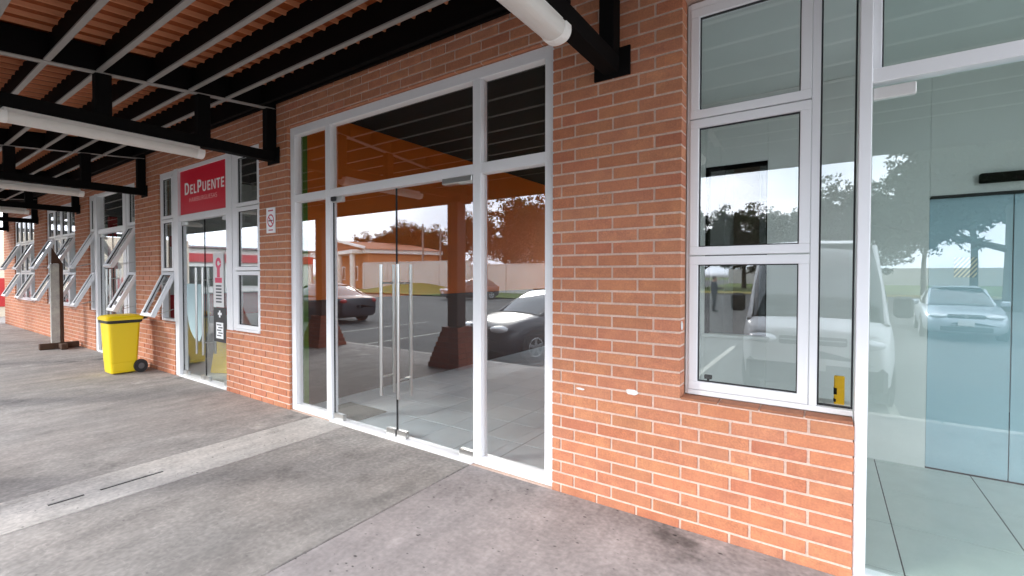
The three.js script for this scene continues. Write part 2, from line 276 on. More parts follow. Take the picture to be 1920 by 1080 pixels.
// shopfront pieces
const bar = (p, n, x0, x1, y0, y1, z0 = -0.11, z1 = -0.03, m = M.white) => part(n, cbox(x0, x1, y0, y1, z0, z1, 0.0025), m, p);
function pane(p, x0, x1, y0, y1, z = -0.075, m = M.glass, name = 'pane') { return part(name, quadGeo(boxQuads(x0, x1, y0, y1, z - 0.003, z + 0.003)), m, p); }
function boxQuads(x0, x1, y0, y1, z0, z1) { return [[[x0, y0, z1], [x1, y0, z1], [x1, y1, z1], [x0, y1, z1]], [[x1, y0, z0], [x0, y0, z0], [x0, y1, z0], [x1, y1, z0]]]; }
function frameGroup(name) { const g = new THREE.Group(); g.name = name; building.add(g); return g; }
function sash(x0, x1, y0, y1, open = 0, w = 0.048, m = M.glass, zo = 0) { // top-hung sash; local origin at its top edge
  const g = new THREE.Group(); g.name = 'window_sash'; g.position.set(0, y1, -0.03 + zo); g.rotation.x = -open; building.add(g); const h = y1 - y0;
  part('sash_frame', merge([cbox(x0, x1, -w, 0, -0.055, 0.004, 0.003), cbox(x0, x1, -h, -h + w, -0.055, 0.004, 0.003), cbox(x0, x0 + w, -h + w, -w, -0.055, 0.004, 0.003), cbox(x1 - w, x1, -h + w, -w, -0.055, 0.004, 0.003)]), M.white, g);
  part('gasket', merge([cbox(x0 + w, x1 - w, -w - 0.006, -w, -0.03, -0.012, 0.001), cbox(x0 + w, x1 - w, -h + w, -h + w + 0.006, -0.03, -0.012, 0.001), cbox(x0 + w, x0 + w + 0.006, -h + w + 0.006, -w - 0.006, -0.03, -0.012, 0.001), cbox(x1 - w - 0.006, x1 - w, -h + w + 0.006, -w - 0.006, -0.03, -0.012, 0.001)]), M.gasket, g);
  pane(g, x0 + w, x1 - w, -h + w, -w, -0.022, m);
  if (open > 0.05) for (const x of [x0 + 0.03, x1 - 0.03]) part('stay_arm', tube([[x, -h + 0.03, -0.05], [x, -h * 0.72, -0.05 - Math.sin(open) * h * 0.62]], 0.005, 6), M.steel, g);
  return g;
}
function glassDoor(x0, x1, y0, y1, side, z = -0.07, hx, label) { // frameless leaf with patch fittings
  const g = frameGroup('glass_door'); if (label) g.userData.label = label;
  pane(g, x0, x1, y0, y1, z, M.glassDoor); for (const x of [x0 - 0.004, x1]) part('edge_seal', cbox(x, x + 0.004, y0, y1, z - 0.008, z + 0.008, 0.0005), M.gasket, g);
  const hp = side < 0 ? x0 : x1 - 0.16; // hinge side patch
  part('patch_fitting', cbox(hp, hp + 0.16, y0 - 0.005, y0 + 0.055, z - 0.02, z + 0.02, 0.003), M.steel, g); part('patch_fitting', cbox(hp, hp + 0.16, y1 - 0.05, y1 + 0.005, z - 0.02, z + 0.02, 0.003), M.steel, g);
  const lp = side < 0 ? x1 - 0.125 : x0 + 0.005; part('lock_fitting', cbox(lp, lp + 0.12, y0 - 0.003, y0 + 0.06, z - 0.02, z + 0.02, 0.003), M.steel, g);
  if (hx !== undefined) for (const s of [1, -1]) { const zz = z + s * 0.075; part('pull_handle', merge([cyl(hx, 0.99, zz, 0.0145, 1.2, 'y', 14), cyl(hx, 1.42, z + s * 0.04, 0.009, 0.07, 'z', 8), cyl(hx, 0.56, z + s * 0.04, 0.009, 0.07, 'z', 8)]), M.steel, g); }
  return g;
}
{ // main shopfront, empty unit
  const f = frameGroup('shopfront_frame'), L = -4.885, R = -1.565, T = 3.10, b = 0.085;
  bar(f, 'jamb', L, L + b, 0, T); bar(f, 'jamb', R - 0.075, R, 0, T); bar(f, 'head', L + b, R - 0.075, T - b, T);
  bar(f, 'mullion', -4.24, -4.16, 0, T - b); bar(f, 'mullion', -2.295, -2.215, 0, T - b);
  bar(f, 'transom', L + b, -4.24, 2.285, 2.365); bar(f, 'transom', -4.16, -2.295, 2.285, 2.365); bar(f, 'transom', -2.215, R - 0.075, 2.285, 2.365);
  bar(f, 'bottom_rail', L + b, -4.24, 0.0, 0.065); bar(f, 'bottom_rail', -2.215, R - 0.075, 0.0, 0.065); bar(f, 'threshold', -4.16, -2.295, -0.004, 0.016, -0.13, -0.002);
  for (const [a, c] of [[L + b, -4.24], [-4.16, -2.295], [-2.215, R - 0.075]]) pane(f, a, c, 2.365, T - b);
  pane(f, L + b, -4.24, 0.065, 2.285); pane(f, -2.215, R - 0.075, 0.065, 2.285);
  glassDoor(-4.155, -3.222, 0.022, 2.278, -1, -0.07, -3.345); glassDoor(-3.212, -2.30, 0.022, 2.278, 1, -0.07, -3.118);
  part('door_closer', cbox(-2.62, -2.30, 2.235, 2.283, -0.068, -0.022, 0.006), M.steel, f); part('pivot', cbox(-4.155, -4.09, 2.24, 2.285, -0.066, -0.03, 0.006), M.gasket, f);
}
{ // unit at the right: recessed window column, narrow fixed light, door
  const f = frameGroup('shopfront_frame'), L = -0.688, T = 3.115, K = 1.026, Z = -0.08, X = x => x * K, Y = y => Math.min(3.112, 1.5 + (y - 1.5) * K);
  const wb = (n, x0, x1, y0, y1, z0 = -0.11, z1 = -0.03, m = M.white) => bar(f, n, X(x0), X(x1), Y(y0), Y(y1), z0 + Z, z1 + Z, m);
  wb('jamb', -0.681, -0.664, 0.797, 3.2, -0.11, -0.036); wb('sill', -0.664, 0.120, 0.797, 0.825, -0.11, -0.025); wb('mullion', -0.066, -0.03, 0.825, 3.2, -0.11, -0.032); wb('head', -0.664, -0.066, 3.035, 3.2); wb('head', -0.03, 0.120, 3.035, 3.2);
  bar(f, 'jamb', 0.126, 0.176, 0, T, -0.15, -0.02); bar(f, 'transom', 0.176, 2.52, 2.42, 2.487, -0.11, -0.03); bar(f, 'inner_jamb', 0.178, 0.212, 2.487, T - 0.04, -0.10, -0.055); bar(f, 'head', 0.176, 2.52, T - 0.04, T);
  bar(f, 'jamb', 2.52, 2.59, 0, T); bar(f, 'transom', 2.59, 5.52, 2.42, 2.487); bar(f, 'head', 2.59, 5.52, T - 0.04, T); bar(f, 'jamb', 5.52, 5.59, 0, T); bar(f, 'bottom_rail', 2.59, 5.52, 0, 0.06); pane(f, 2.59, 5.52, 2.487, T - 0.04, -0.075, M.glassGreen); pane(f, 2.59, 5.52, 0.06, 2.42, -0.075, M.glassGreen);
  wb('glazing_bead', -0.03, -0.022, 0.825, 3.035, -0.085, -0.06, M.gasket); wb('glazing_bead', 0.112, 0.120, 0.825, 3.035, -0.085, -0.06, M.gasket); wb('glazing_bead', -0.022, 0.112, 0.825, 0.833, -0.085, -0.06, M.gasket); bar(f, 'glazing_bead', 0.212, 0.219, 2.487, T - 0.04, -0.085, -0.062, M.gasket);
  pane(f, X(-0.022), X(0.112), Y(0.833), Y(3.035), -0.075 + Z); pane(f, 0.219, 2.52, 2.487, T - 0.04, -0.075, M.glassGreen);
  bar(f, 'threshold', 0.176, 2.52, -0.004, 0.014, -0.13, -0.002);
  for (const [y0, y1] of [[0.827, 1.606], [1.612, 2.397], [2.403, 3.033]]) sash(X(-0.664) + 0.002, X(-0.068), Y(y0), Y(y1), 0, 0.05, M.glass, Z);
  const d = frameGroup('glass_door'); pane(d, 0.182, 1.35, 0.02, 2.412, -0.07, M.glassGreen); part('patch_fitting', cbox(0.182, 0.34, 2.345, 2.40, -0.088, -0.05, 0.004), M.alu, d); part('glass_edge', cbox(1.35, 1.352, 0.02, 2.412, -0.075, -0.065, 0.0004), M.glassEdge, d);
  const d2 = frameGroup('glass_door'); pane(d2, 1.356, 2.515, 0.02, 2.412, -0.07, M.glassGreen);
}
function unit(u, opens, red) { // window | door | window
  const f = frameGroup('shopfront_frame'), L = u.l + 0.003, R = u.r - 0.003, T = 3.047, S = 0.788, jw = 0.05;
  const a = u.d0 - 0.06, b = u.d0 + 0.09, c = u.d1 + 0.02, d = u.d1 + 0.11, e = u.d1 + 0.16, g = u.d1 + 0.24;
  const p0 = u.d0 + 0.0, p1 = u.d0 + 0.13, q0 = u.d1 - 0.02, q1 = u.d1 + 0.13;
  bar(f, 'jamb', L, L + jw, S, T); bar(f, 'jamb', R - jw, R, S, T); bar(f, 'head', L + jw, p0 - 0.09, T - 0.05, T); bar(f, 'head', q1 + 0.09, R - jw, T - 0.05, T); bar(f, 'head', p1, q0, T - 0.05, T);
  bar(f, 'mullion', p0 - 0.09, p0 - 0.005, S, T); bar(f, 'mullion', q1 + 0.005, q1 + 0.09, S, T); bar(f, 'door_jamb', p0, p1, 0, T, -0.12, -0.012); bar(f, 'door_jamb', q0, q1, 0, T, -0.12, -0.02);
  bar(f, 'sill', L + jw, p0 - 0.09, S, S + 0.03, -0.11, -0.015); bar(f, 'sill', q1 + 0.09, R - jw, S, S + 0.03, -0.11, -0.015); bar(f, 'transom', p1, q0, 2.27, 2.36); bar(f, 'threshold', p1, q0, -0.004, 0.02, -0.14, 0.0);
  const rows = [[S + 0.032, 1.535], [1.545, 2.33], [2.34, T - 0.052]];
  for (const [s, x0, x1] of [[0, L + jw, p0 - 0.09], [1, q1 + 0.09, R - jw]]) rows.forEach(([y0, y1], i) => sash(x0 + 0.002, x1 - 0.002, y0, y1, opens[s][i]));
  const m = (p1 + q0) / 2; glassDoor(p1 + 0.005, m - 0.004, 0.025, 2.262, -1, -0.07, m - 0.1); glassDoor(m + 0.004, q0 - 0.005, 0.025, 2.262, 1, -0.07, m + 0.1);
  if (!red) pane(f, p1, q0, 2.36, T - 0.05);
  return { f, p1, q0, m };
}
const u2 = unit(U2, [[0.42, 0, 0], [0, 0, 0]], true), u3 = unit(U3, [[0.46, 0.46, 0], [0.46, 0.46, 0]], false);
for (const [x0, x1] of [[-15.5, -13.05], [-19.1, -16.7]]) { // window-only bays
  const f = frameGroup('window_frame'), T = 3.047, S = 0.788, w = (x1 - x0 - 0.1) / 4;
  bar(f, 'jamb', x0 + 0.003, x0 + 0.05, S, T); bar(f, 'jamb', x1 - 0.05, x1 - 0.003, S, T); bar(f, 'head', x0 + 0.05, x1 - 0.05, T - 0.05, T); bar(f, 'sill', x0 + 0.05, x1 - 0.05, S, S + 0.03, -0.11, -0.015);
  for (let i = 0; i < 4; i++) { const a = x0 + 0.05 + i * w; if (i) bar(f, 'mullion', a - 0.03, a + 0.03, S + 0.03, T - 0.05); const op = i !== 1 && i !== 2 ? 0.46 : 0; [[S + 0.032, 1.535, op], [1.545, 2.33, op], [2.34, T - 0.052, 0]].forEach(([y0, y1, o]) => sash(a + 0.032, a + w - 0.032, y0, y1, o)); }
}

// ───────────────────────── prints ─────────────────────────
function canvasTex(w, h, draw) { const c = document.createElement('canvas'); c.width = w; c.height = h; draw(c.getContext('2d'), w, h); const t = new THREE.CanvasTexture(c); t.colorSpace = THREE.SRGBColorSpace; return t; }
function panel(w, h, th = 0.006) { const g = new THREE.PlaneGeometry(w, h); g.translate(0, 0, th / 2); return g; }
{
  const w = u2.q0 - u2.p1 - 0.002, h = 0.637, cx = (u2.p1 + u2.q0) / 2, cy = 2.36 + h / 2 + 0.0005;
  const s = thing('shop_sign', 'red shop sign with white lettering above the second shop door', 'sign', [cx, cy, -0.05]);
  part('sign_box', cbox(-w / 2, w / 2, -h / 2, h / 2, -0.02, 0, 0.003), std({ color: lin(0.55, 0.012, 0.03), roughness: 0.45 }), s);
  const t = canvasTex(1024, 448, (x, W, H) => {
    x.fillStyle = '#d81433'; x.fillRect(0, 0, W, H); x.fillStyle = '#f4f1ee'; x.textBaseline = 'alphabetic';
    const big = 'bold 172px sans-serif', small = 'bold 132px sans-serif'; let p = 0; const runs = [['D', big], ['EL', small], ['P', big], ['UENTE', small]];
    let tot = 0; for (const [c, f] of runs) { x.font = f; tot += x.measureText(c).width; }
    const sc = (W * 0.86) / tot; x.save(); x.translate(W * 0.085, 250); x.scale(sc, 1); for (const [c, f] of runs) { x.font = f; x.fillText(c, p, 0); p += x.measureText(c).width; } x.restore();
    x.fillStyle = '#f0c4be'; x.font = '58px sans-serif'; const tw = x.measureText('HAMBURGUESAS').width, s2 = (W * 0.6) / tw; x.save(); x.translate(W * 0.2, 330); x.scale(s2, 1); x.fillText('HAMBURGUESAS', 0, 0); x.restore();
  });
  part('sign_face', panel(w - 0.01, h - 0.01, 0.004), std({ map: t, roughness: 0.4 }), s);
  const ns = thing('no_smoking_sign', 'small white no-smoking plate on the brick pier left of the empty shop', 'sign', [-5.235, 2.115, 0.004]);
  part('plate', cbox(-0.095, 0.095, -0.145, 0.145, -0.003, 0.003, 0.001), std({ color: lin(0.75, 0.75, 0.75), roughness: 0.4 }), ns);
  part('print', panel(0.184, 0.284, 0.0075), std({ roughness: 0.4, map: canvasTex(192, 288, (x, W, H) => { x.fillStyle = '#f1eef0'; x.fillRect(0, 0, W, H); x.fillStyle = '#333'; x.fillRect(48, 140, 84, 16); x.fillRect(138, 140, 10, 16); x.strokeStyle = '#c4304a'; x.lineWidth = 18; x.beginPath(); x.arc(96, 148, 66, 0, 7); x.stroke(); x.beginPath(); x.moveTo(50, 102); x.lineTo(142, 194); x.stroke(); x.fillStyle = '#b8405a'; x.fillRect(40, 24, 112, 16); x.fillRect(46, 250, 100, 14); }) }), ns);
  // posters stuck on the burger shop's right leaf
  const b1 = thing('door_banner', 'tall narrow white and pink banner stuck on the second shop glass door', 'banner', [-6.7, 1.42, -0.062]);
  part('print', panel(0.3, 0.72, 0.002), std({ roughness: 0.5, map: canvasTex(128, 320, (x, W, H) => { x.fillStyle = '#d9d6d4'; x.fillRect(0, 0, W, H); x.fillStyle = '#d8365c'; x.beginPath(); x.arc(64, 60, 34, 0, 7); x.arc(64, 60, 14, 0, 7, true); x.fill(); x.fillRect(46, 90, 36, 54); x.fillRect(22, 146, 84, 30); x.fillStyle = '#3a3a3c'; for (let i = 0; i < 6; i++) x.fillRect(30, 190 + i * 19, 70, 9); }) }), b1);
  const b2 = thing('door_notice', 'black notice with white lettering low on the second shop glass door', 'notice', [-6.67, 0.82, -0.062]);
  part('print', panel(0.36, 0.46, 0.002), std({ roughness: 0.5, map: canvasTex(192, 256, (x, W, H) => { x.fillStyle = '#232325'; x.fillRect(0, 0, W, H); x.fillStyle = '#e9e9e9'; x.fillRect(36, 110, 110, 120); x.fillRect(64, 36, 60, 18); x.fillRect(82, 20, 22, 52); x.fillStyle = '#232325'; for (let i = 0; i < 5; i++) x.fillRect(48 + (i % 2) * 20, 124 + i * 20, 66, 8); }) }), b2);
  const pc = new THREE.Shape(); pc.moveTo(-0.26, 0.42); pc.lineTo(0.26, 0.42); pc.lineTo(0.26, -0.16); pc.quadraticCurveTo(0.2, -0.42, 0.06, -0.4); pc.quadraticCurveTo(-0.2, -0.3, -0.26, 0.0);
  const fg = new THREE.ExtrudeGeometry(pc, { depth: 0.003, bevelEnabled: false }); fg.translate(-7.44, 0.94, -0.064);
  single('frosted_film', fg, new THREE.MeshPhysicalMaterial({ color: lin(0.5, 0.66, 0.68), roughness: 0.8, transmission: 0.35, thickness: 0 }), 'pale blue frosted film patch on the second shop left door leaf', 'film');
}

// ───────────────────────── interiors ─────────────────────────
function tiledFloor(x0, x1, z0, z1, ps, ox, oz, zMin, mats, w = 0.007) { // tiles as pieces
  const fl = struct('shop_floor', box(x0, x1, -0.2, -0.0035, z0, z1), M.grout);
  for (let i = Math.floor((x0 - ox) / ps); ox + i * ps < x1; i++) for (let j = Math.floor((z0 - oz) / ps); oz + j * ps < z1; j++) {
    const a = Math.max(x0, ox + i * ps + w / 2), b = Math.min(x1, ox + (i + 1) * ps - w / 2), c = Math.max(z0, oz + j * ps + w / 2), d = Math.min(z1, oz + (j + 1) * ps - w / 2);
    if (b - a < 0.03 || d - c < 0.03) continue;
    part('tile', cbox(a, b, -0.02, -0.001 + rr(-0.0004, 0.0004), c, d, 0.0006), mats[(rnd() * mats.length) | 0], fl);
  }
  return fl;
}
const TILES = [M.tileA, M.tileB, M.tileC, M.tileA];
tiledFloor(-4.85, -1.35, -7.84, -0.14, 0.435, -3.06, -0.16, 0, TILES);
{ const g = [[0.56, 0.63, 0.6], [0.54, 0.61, 0.585], [0.58, 0.645, 0.615]].map((c, i) => std({ color: lin(...c), roughness: 0.3, map: rep(plasterTex, 1.2 + i * 0.3) })); tiledFloor(-1.0, 5.9, -1.95, -0.14, 0.565, 0.345, -0.765, 0, g); }
const wallS = (x0, x1, y0, y1, z0, z1, m) => struct('interior_wall', box(x0, x1, y0, y1, z0, z1), m);
// empty unit: orange wall over a dark dado, black ceiling
wallS(-4.97, -4.852, 1.2, 3.36, -7.84, -0.215, M.orange); wallS(-4.97, -4.85, -0.1, 1.2, -7.84, -0.215, M.dado); wallS(-4.97, -4.851, -0.1, 3.36, -0.213, -0.152, M.greenPaint);
wallS(-1.35, -1.18, -0.1, 3.36, -7.84, -0.152, M.orange); struct('ceiling', box(-4.97, -1.18, 3.36, 3.5, -7.84, -0.152), M.blackPaint);
// right unit: white plaster, blue glass partition, interior window
wallS(-1.12, -1.0, -0.1, 3.14, -4.4, -0.152, M.plaster);
wallS(-1.0, -0.965, -0.1, 3.14, -2.05, -1.95, M.plaster); wallS(-0.965, -0.44, -0.1, 0.93, -2.05, -1.95, M.plaster); wallS(-0.965, -0.44, 2.53, 3.14, -2.05, -1.95, M.plaster); wallS(-0.44, 0.655, -0.1, 3.14, -2.05, -1.95, M.plaster);
wallS(0.655, 3.2, 2.09, 3.14, -2.05, -1.95, M.plaster); wallS(3.2, 5.9, -0.1, 3.14, -2.05, -1.95, M.plaster); wallS(5.9, 6.05, -0.1, 3.14, -4.4, -0.152, M.plaster); wallS(-1.0, 5.9, -0.1, 3.14, -4.52, -4.4, M.plaster);
wallS(-0.30, -0.24, -0.1, 3.14, -4.4, -2.052, M.dado); struct('ceiling', box(-1.12, 6.05, 3.14, 3.3, -4.52, -0.152), M.plaster); struct('back_room_floor', box(-1.0, 5.9, -0.2, -0.002, -4.4, -2.06), M.grout);
wallS(-1.0, -0.30, -0.05, 3.1, -3.1, -3.0, M.blackPaint); wallS(-0.998, -0.97, -0.05, 3.1, -3.0, -2.052, M.blackPaint); wallS(-0.33, -0.302, -0.05, 3.1, -3.0, -2.052, M.blackPaint);
{
  const iw = thing('interior_window', 'dark interior window in the white back wall of the right shop', 'window', [-0.7025, 1.73, -1.95]);
  part('pane', quadGeo(boxQuads(-0.26, 0.26, -0.79, 0.79, -0.05, -0.044)), M.glass, iw); part('sill', cbox(-0.29, 0.29, -0.83, -0.8, -0.06, 0.03, 0.003), M.plaster, iw); part('frame', merge([cbox(-0.2625, -0.235, -0.8, 0.8, -0.07, 0.004, 0.002), cbox(-0.235, 0.2625, 0.775, 0.8, -0.07, 0.004, 0.002)]), M.black, iw);
  const film = new THREE.MeshPhysicalMaterial({ color: lin(0.46, 0.63, 0.71), roughness: 0.28, transmission: 0.15, thickness: 0 });
  const bp = thing('glass_partition', 'pale blue opaque glass partition doors at the back of the right shop', 'partition', [0, 0, -1.98]);
  for (const [a, b] of [[0.66, 1.108], [1.114, 2.1], [2.106, 3.195]]) part('leaf', cbox(a, b, 0.004, 2.08, -0.006, 0.006, 0.001), film, bp);
  part('top_track', cbox(0.66, 3.195, 2.082, 2.1, -0.03, 0.045, 0.003), M.gasket, bp); part('closer', cbox(0.92, 1.32, 2.165, 2.235, 0.031, 0.08, 0.008), M.black, bp);
  part('hatched_sticker', panel(0.125, 0.15, 0.016), std({ roughness: 0.6, map: canvasTex(128, 160, (x, W, H) => { x.fillStyle = '#8ea6ae'; x.fillRect(0, 0, W, H); x.strokeStyle = '#e6e3cf'; x.lineWidth = 10; for (let i = -8; i < 12; i++) { x.beginPath(); x.moveTo(i * 26, H); x.lineTo(i * 26 + 110, 0); x.stroke(); } }) }), bp).position.set(0.865, 1.555, 0);
  // small things standing on the inside sill
  const lv = thing('spirit_level', 'yellow spirit level standing upright on the window sill at right', 'spirit level', [0.066, 0.826, -0.125]);
  struct('window_ledge', box(-0.699, 0.124, 0.74, 0.804, -0.34, -0.192), M.plaster);
  part('body', cbox(-0.022, 0.022, 0.0, 0.145, -0.012, 0.012, 0.004), std({ color: lin(0.8, 0.46, 0.0), roughness: 0.4 }), lv); part('vial_window', cbox(-0.0235, -0.008, 0.05, 0.085, -0.0125, 0.0128, 0.002), M.black, lv); part('vial_window', cbox(-0.0235, -0.012, 0.012, 0.03, -0.0125, 0.0128, 0.002), M.black, lv);
  lv.position.set(0.068, 0.804, -0.23); lv.scale.setScalar(1.06);
  const st = thing('window_catch', 'small black catch standing on the sill behind the lowest sash', 'catch', [-0.59, 0.804, -0.23]);
  part('stem', cyl(0, 0.03, 0, 0.007, 0.06, 'y', 10), M.black, st); part('grip', cbox(-0.022, 0.022, 0.052, 0.078, -0.01, 0.01, 0.004), M.black, st);
}
{ // door mat inside the empty shop
  const g = cbox(-0.32, 0.32, 0.0, 0.012, -0.2, 0.2, 0.005); single('door_mat', g, std({ color: lin(0.16, 0.16, 0.14), roughness: 1, bumpMap: rep(clayBump, 8), bumpScale: 0.004 }), 'grey rubber door mat inside the empty shop by the left door leaf', 'mat').position.set(-4.24, 0.0, -0.345);
}
// burger shop and the units beyond
{
  const redP = std({ color: lin(0.42, 0.012, 0.018), roughness: 0.6 }), darkC = std({ color: lin(0.05, 0.05, 0.05), roughness: 0.9 });
  struct('shop_floor', box(-9.1, -4.99, -0.2, -0.002, -7.84, -0.152), M.tileB); struct('ceiling', box(-9.1, -4.99, 3.2, 3.4, -7.84, -0.152), darkC);
  wallS(-9.2, -9.1, -0.1, 3.2, -7.84, -0.152, M.plaster); wallS(-5.08, -4.99, -0.1, 3.2, -7.84, -0.152, M.plaster);
  const b = thing('wall_band', 'red band along the burger shop side wall behind the glass door', 'wall band', [-9.085, 2.05, -3.5]); part('band', cbox(-0.012, 0.012, -0.09, 0.09, -3.2, 3.2, 0.003), redP, b); part('band', cbox(-0.012, 0.012, -1.3, -0.9, -3.2, 3.2, 0.003), redP, b);
  const dot = cyl(-7.3, 2.15, -3.05, 0.22, 0.04, 'z', 28); single('round_sign', dot, redP, 'round red hanging sign inside the burger shop', 'sign'); // hangs from a rod
  const rod = part('rod', cyl(-7.3, 2.78, -3.05, 0.006, 0.84, 'y', 8), M.black, scene.children[scene.children.length - 1]);
  const ct = thing('service_counter', 'white counter with red front inside the burger shop', 'counter', [-6.6, 0, -4.2]); part('base', cbox(-1.4, 1.3, 0, 1.0, -0.3, 0.3, 0.01), redP, ct); part('counter_top', cbox(-1.45, 1.35, 1.0, 1.05, -0.36, 0.36, 0.01), M.white, ct);
  const ws = thing('wet_floor_sign', 'yellow folding floor sign inside the burger shop door', 'floor sign', [-7.62, 0, -0.55], 0.4); const yM = std({ color: lin(0.72, 0.48, 0.01), roughness: 0.5 });
  for (const s of [1, -1]) { const g = cbox(-0.15, 0.15, 0, 0.62, -0.012, 0.012, 0.005); g.rotateX(-s * 0.22); g.translate(0, 0, s * 0.14); part('board', g, yM, ws); }
  // units three to five share one dark red dining room
  struct('shop_floor', box(-20.4, -9.2, -0.2, -0.002, -7.84, -0.152), M.tileB); struct('ceiling', box(-20.4, -9.2, 3.2, 3.4, -7.84, -0.152), darkC);
  for (const [x, z] of [[-9.9, -1.6], [-11.6, -2.6], [-13.6, -1.7], [-15.2, -2.8], [-17.6, -1.8]]) {
    const t = thing('partition_post', ['dark red post behind the third shop door', 'dark red post deeper inside the third shop', 'dark red post behind the fourth bay windows', 'dark red post deep inside the fourth bay', 'dark red post behind the farthest bay windows'][[-9.9, -11.6, -13.6, -15.2, -17.6].indexOf(x)], 'post', [x, 0, z], 0, 'dark red posts inside the far shops'); part('shaft', cbox(-0.09, 0.09, 0, 3.2, -0.09, 0.09, 0.006), redP, t); part('base', cbox(-0.13, 0.13, 0, 0.15, -0.13, 0.13, 0.01), redP, t);
  }
}

// ───────────────────────── canopy ─────────────────────────
const tz = z => 3.35 - 0.09 * z, TR = [-1.13, -5.16, -9.08, -12.75, -16.3, -19.9], PUR = [0.16, 0.495, 0.828, 1.155, 1.505, 1.825, 2.18, 2.515, 2.85, 3.17], COL = [-5.02, -8.75, -12.6, -16.3, -19.9];
const canopy = thing('walkway_canopy', 'black steel truss canopy with orange corrugated roof sheets over the walkway', 'canopy');
{
  const slope = (g) => { const p = g.attributes.position; for (let i = 0; i < p.count; i++) p.setY(i, p.getY(i) - 0.09 * p.getZ(i)); g.computeVertexNormals(); return g; };
  for (const x of TR) {
    const t = new THREE.Group(); t.name = 'truss'; canopy.add(t); const w = 0.05;
    part('bottom_chord', cbox(x - w, x + w, 2.765, 2.87, 0.0, 3.32, 0.004), M.black, t); part('top_chord', slope(cbox(x - w, x + w, 3.354, 3.57, 0.0, 3.32, 0.004)), M.black, t); part('chord_flange', slope(cbox(x - 0.012, x + w + 0.012, 3.346, 3.354, 0.02, 3.3, 0.001)), M.galv, t);
    for (const z of [0.05, 0.72, 1.49, 2.3, 3.1]) part('post', cbox(x - 0.048, x + 0.048, 2.87, tz(z) + 0.0, z - 0.055, z + 0.055, 0.004), M.black, t);
    part('wall_plate', cbox(x - 0.12, x + 0.12, 2.74, 2.92, 0.001, 0.014, 0.002), M.black, t);
  }
  PUR.forEach((z, i) => {
    const p = new THREE.Group(); p.name = 'purlin'; canopy.add(p);
    const y = tz(z); part('web', cbox(-21.2, 1.9, y + 0.004, y + 0.23, z - 0.004, z, 0.001), M.black, p); part('bottom_flange', cbox(-21.2, 1.9, y, y + 0.004, z - 0.004, z + 0.034, 0.001), i ? M.galv : M.black, p); part('lip', cbox(-21.2, 1.9, y + 0.004, y + 0.016, z + 0.031, z + 0.034, 0.001), i ? M.galv : M.black, p);
  });
  // roof sheets: pans with narrow beads hanging down at each rib, running down the slope
  const pitch = 0.172, zA = -0.0, zB = 3.4, prof = []; // one bead profile in x
  for (const [x0, x1] of [[-21.3, -16.3], [-16.3, -12.75], [-12.75, -9.08], [-9.08, -5.16], [-5.16, -1.13], [-1.13, 2]]) {
    const q = [], qr = []; const n = Math.max(1, Math.round((x1 - x0) / pitch)), s = (x1 - x0) / n, y = (z, d) => tz(z) + 0.24 + d;
    for (let i = 0; i < n; i++) {
      const P = [[0, 0], [0.73, 0], [0.785, -0.032], [0.865, -0.032], [0.92, 0], [1, 0]];
      for (let k = 0; k < 5; k++) { const a = x0 + (i + P[k][0]) * s, b = x0 + (i + P[k + 1][0]) * s; (k > 0 && k < 4 ? qr : q).push([[a, y(zA, P[k][1]), zA], [b, y(zA, P[k + 1][1]), zA], [b, y(zB, P[k + 1][1]), zB], [a, y(zB, P[k][1]), zB]]); q.push([[a, y(zA, P[k][1]) + 0.002, zA], [a, y(zB, P[k][1]) + 0.002, zB], [b, y(zB, P[k + 1][1]) + 0.002, zB], [b, y(zA, P[k + 1][1]) + 0.002, zA]]); }
    }
    part('ribs', quadGeo(qr), M.rib, part('roof_sheet', quadGeo(q), M.sheet, canopy)).userData.kind = 'stuff';
  }
  part('edge_beam', cbox(-21.2, 1.9, 2.78, 3.12, 3.325, 3.4, 0.006), M.black, canopy);
  part('wall_flashing', cbox(-21.2, 1.9, 3.40, 3.58, 0.002, 0.03, 0.003), M.black, canopy);
  const redBrick = std({ vertexColors: true, map: rep(clayTex, 1.6), roughness: 0.9 });
  for (const x of COL) {
    const c = new THREE.Group(); c.name = 'column'; canopy.add(c); c.position.set(x, 0, 2.8);
    part('shaft', cbox(-0.11, 0.11, 0.64, 2.765, -0.11, 0.11, 0.012), std({ color: lin(0.035, 0.016, 0.012), roughness: 0.6 }), c);
    part('capital', cbox(-0.2, 0.2, 2.66, 2.762, -0.15, 0.15, 0.01), M.black, c);
    const core = new THREE.CylinderGeometry(0.155 * Math.SQRT2, 0.335 * Math.SQRT2, 0.63, 4, 1); core.rotateY(Math.PI / 4); core.translate(0, 0.315, 0); part('pedestal_core', core, M.pedMortar, c);
    const bs = []; const N = 8, h = 0.64 / N;
    for (let k = 0; k < N; k++) { const y0 = k * h + 0.004, y1 = (k + 1) * h - 0.004, r = 0.345 - 0.18 * ((k + 0.5) / N); // a ring of bricks for each course
      for (let s = 0; s < 4; s++) { const n = r > 0.24 ? 3 : 2; for (let i = 0; i < n; i++) { const a = -r + 2 * r * (i / n) + 0.005, b = -r + 2 * r * ((i + 1) / n) - 0.005; const g = cbox(a, b, y0, y1, r - 0.05, r + 0.002, 0.003, [rr(0, 3), rr(0, 3)]); g.rotateY(s * Math.PI / 2); const kk = rr(0.8, 1.1), col = new Float32Array(g.attributes.position.count * 3); for (let j = 0; j < col.length; j += 3) { col[j] = 0.36 * kk; col[j + 1] = 0.10 * kk; col[j + 2] = 0.055 * kk; } g.setAttribute('color', new THREE.BufferAttribute(col, 3)); bs.push(g.toNonIndexed()); } } }
    part('pedestal_bricks', mergeGeometries(bs), redBrick, c).userData.kind = 'stuff';
  }
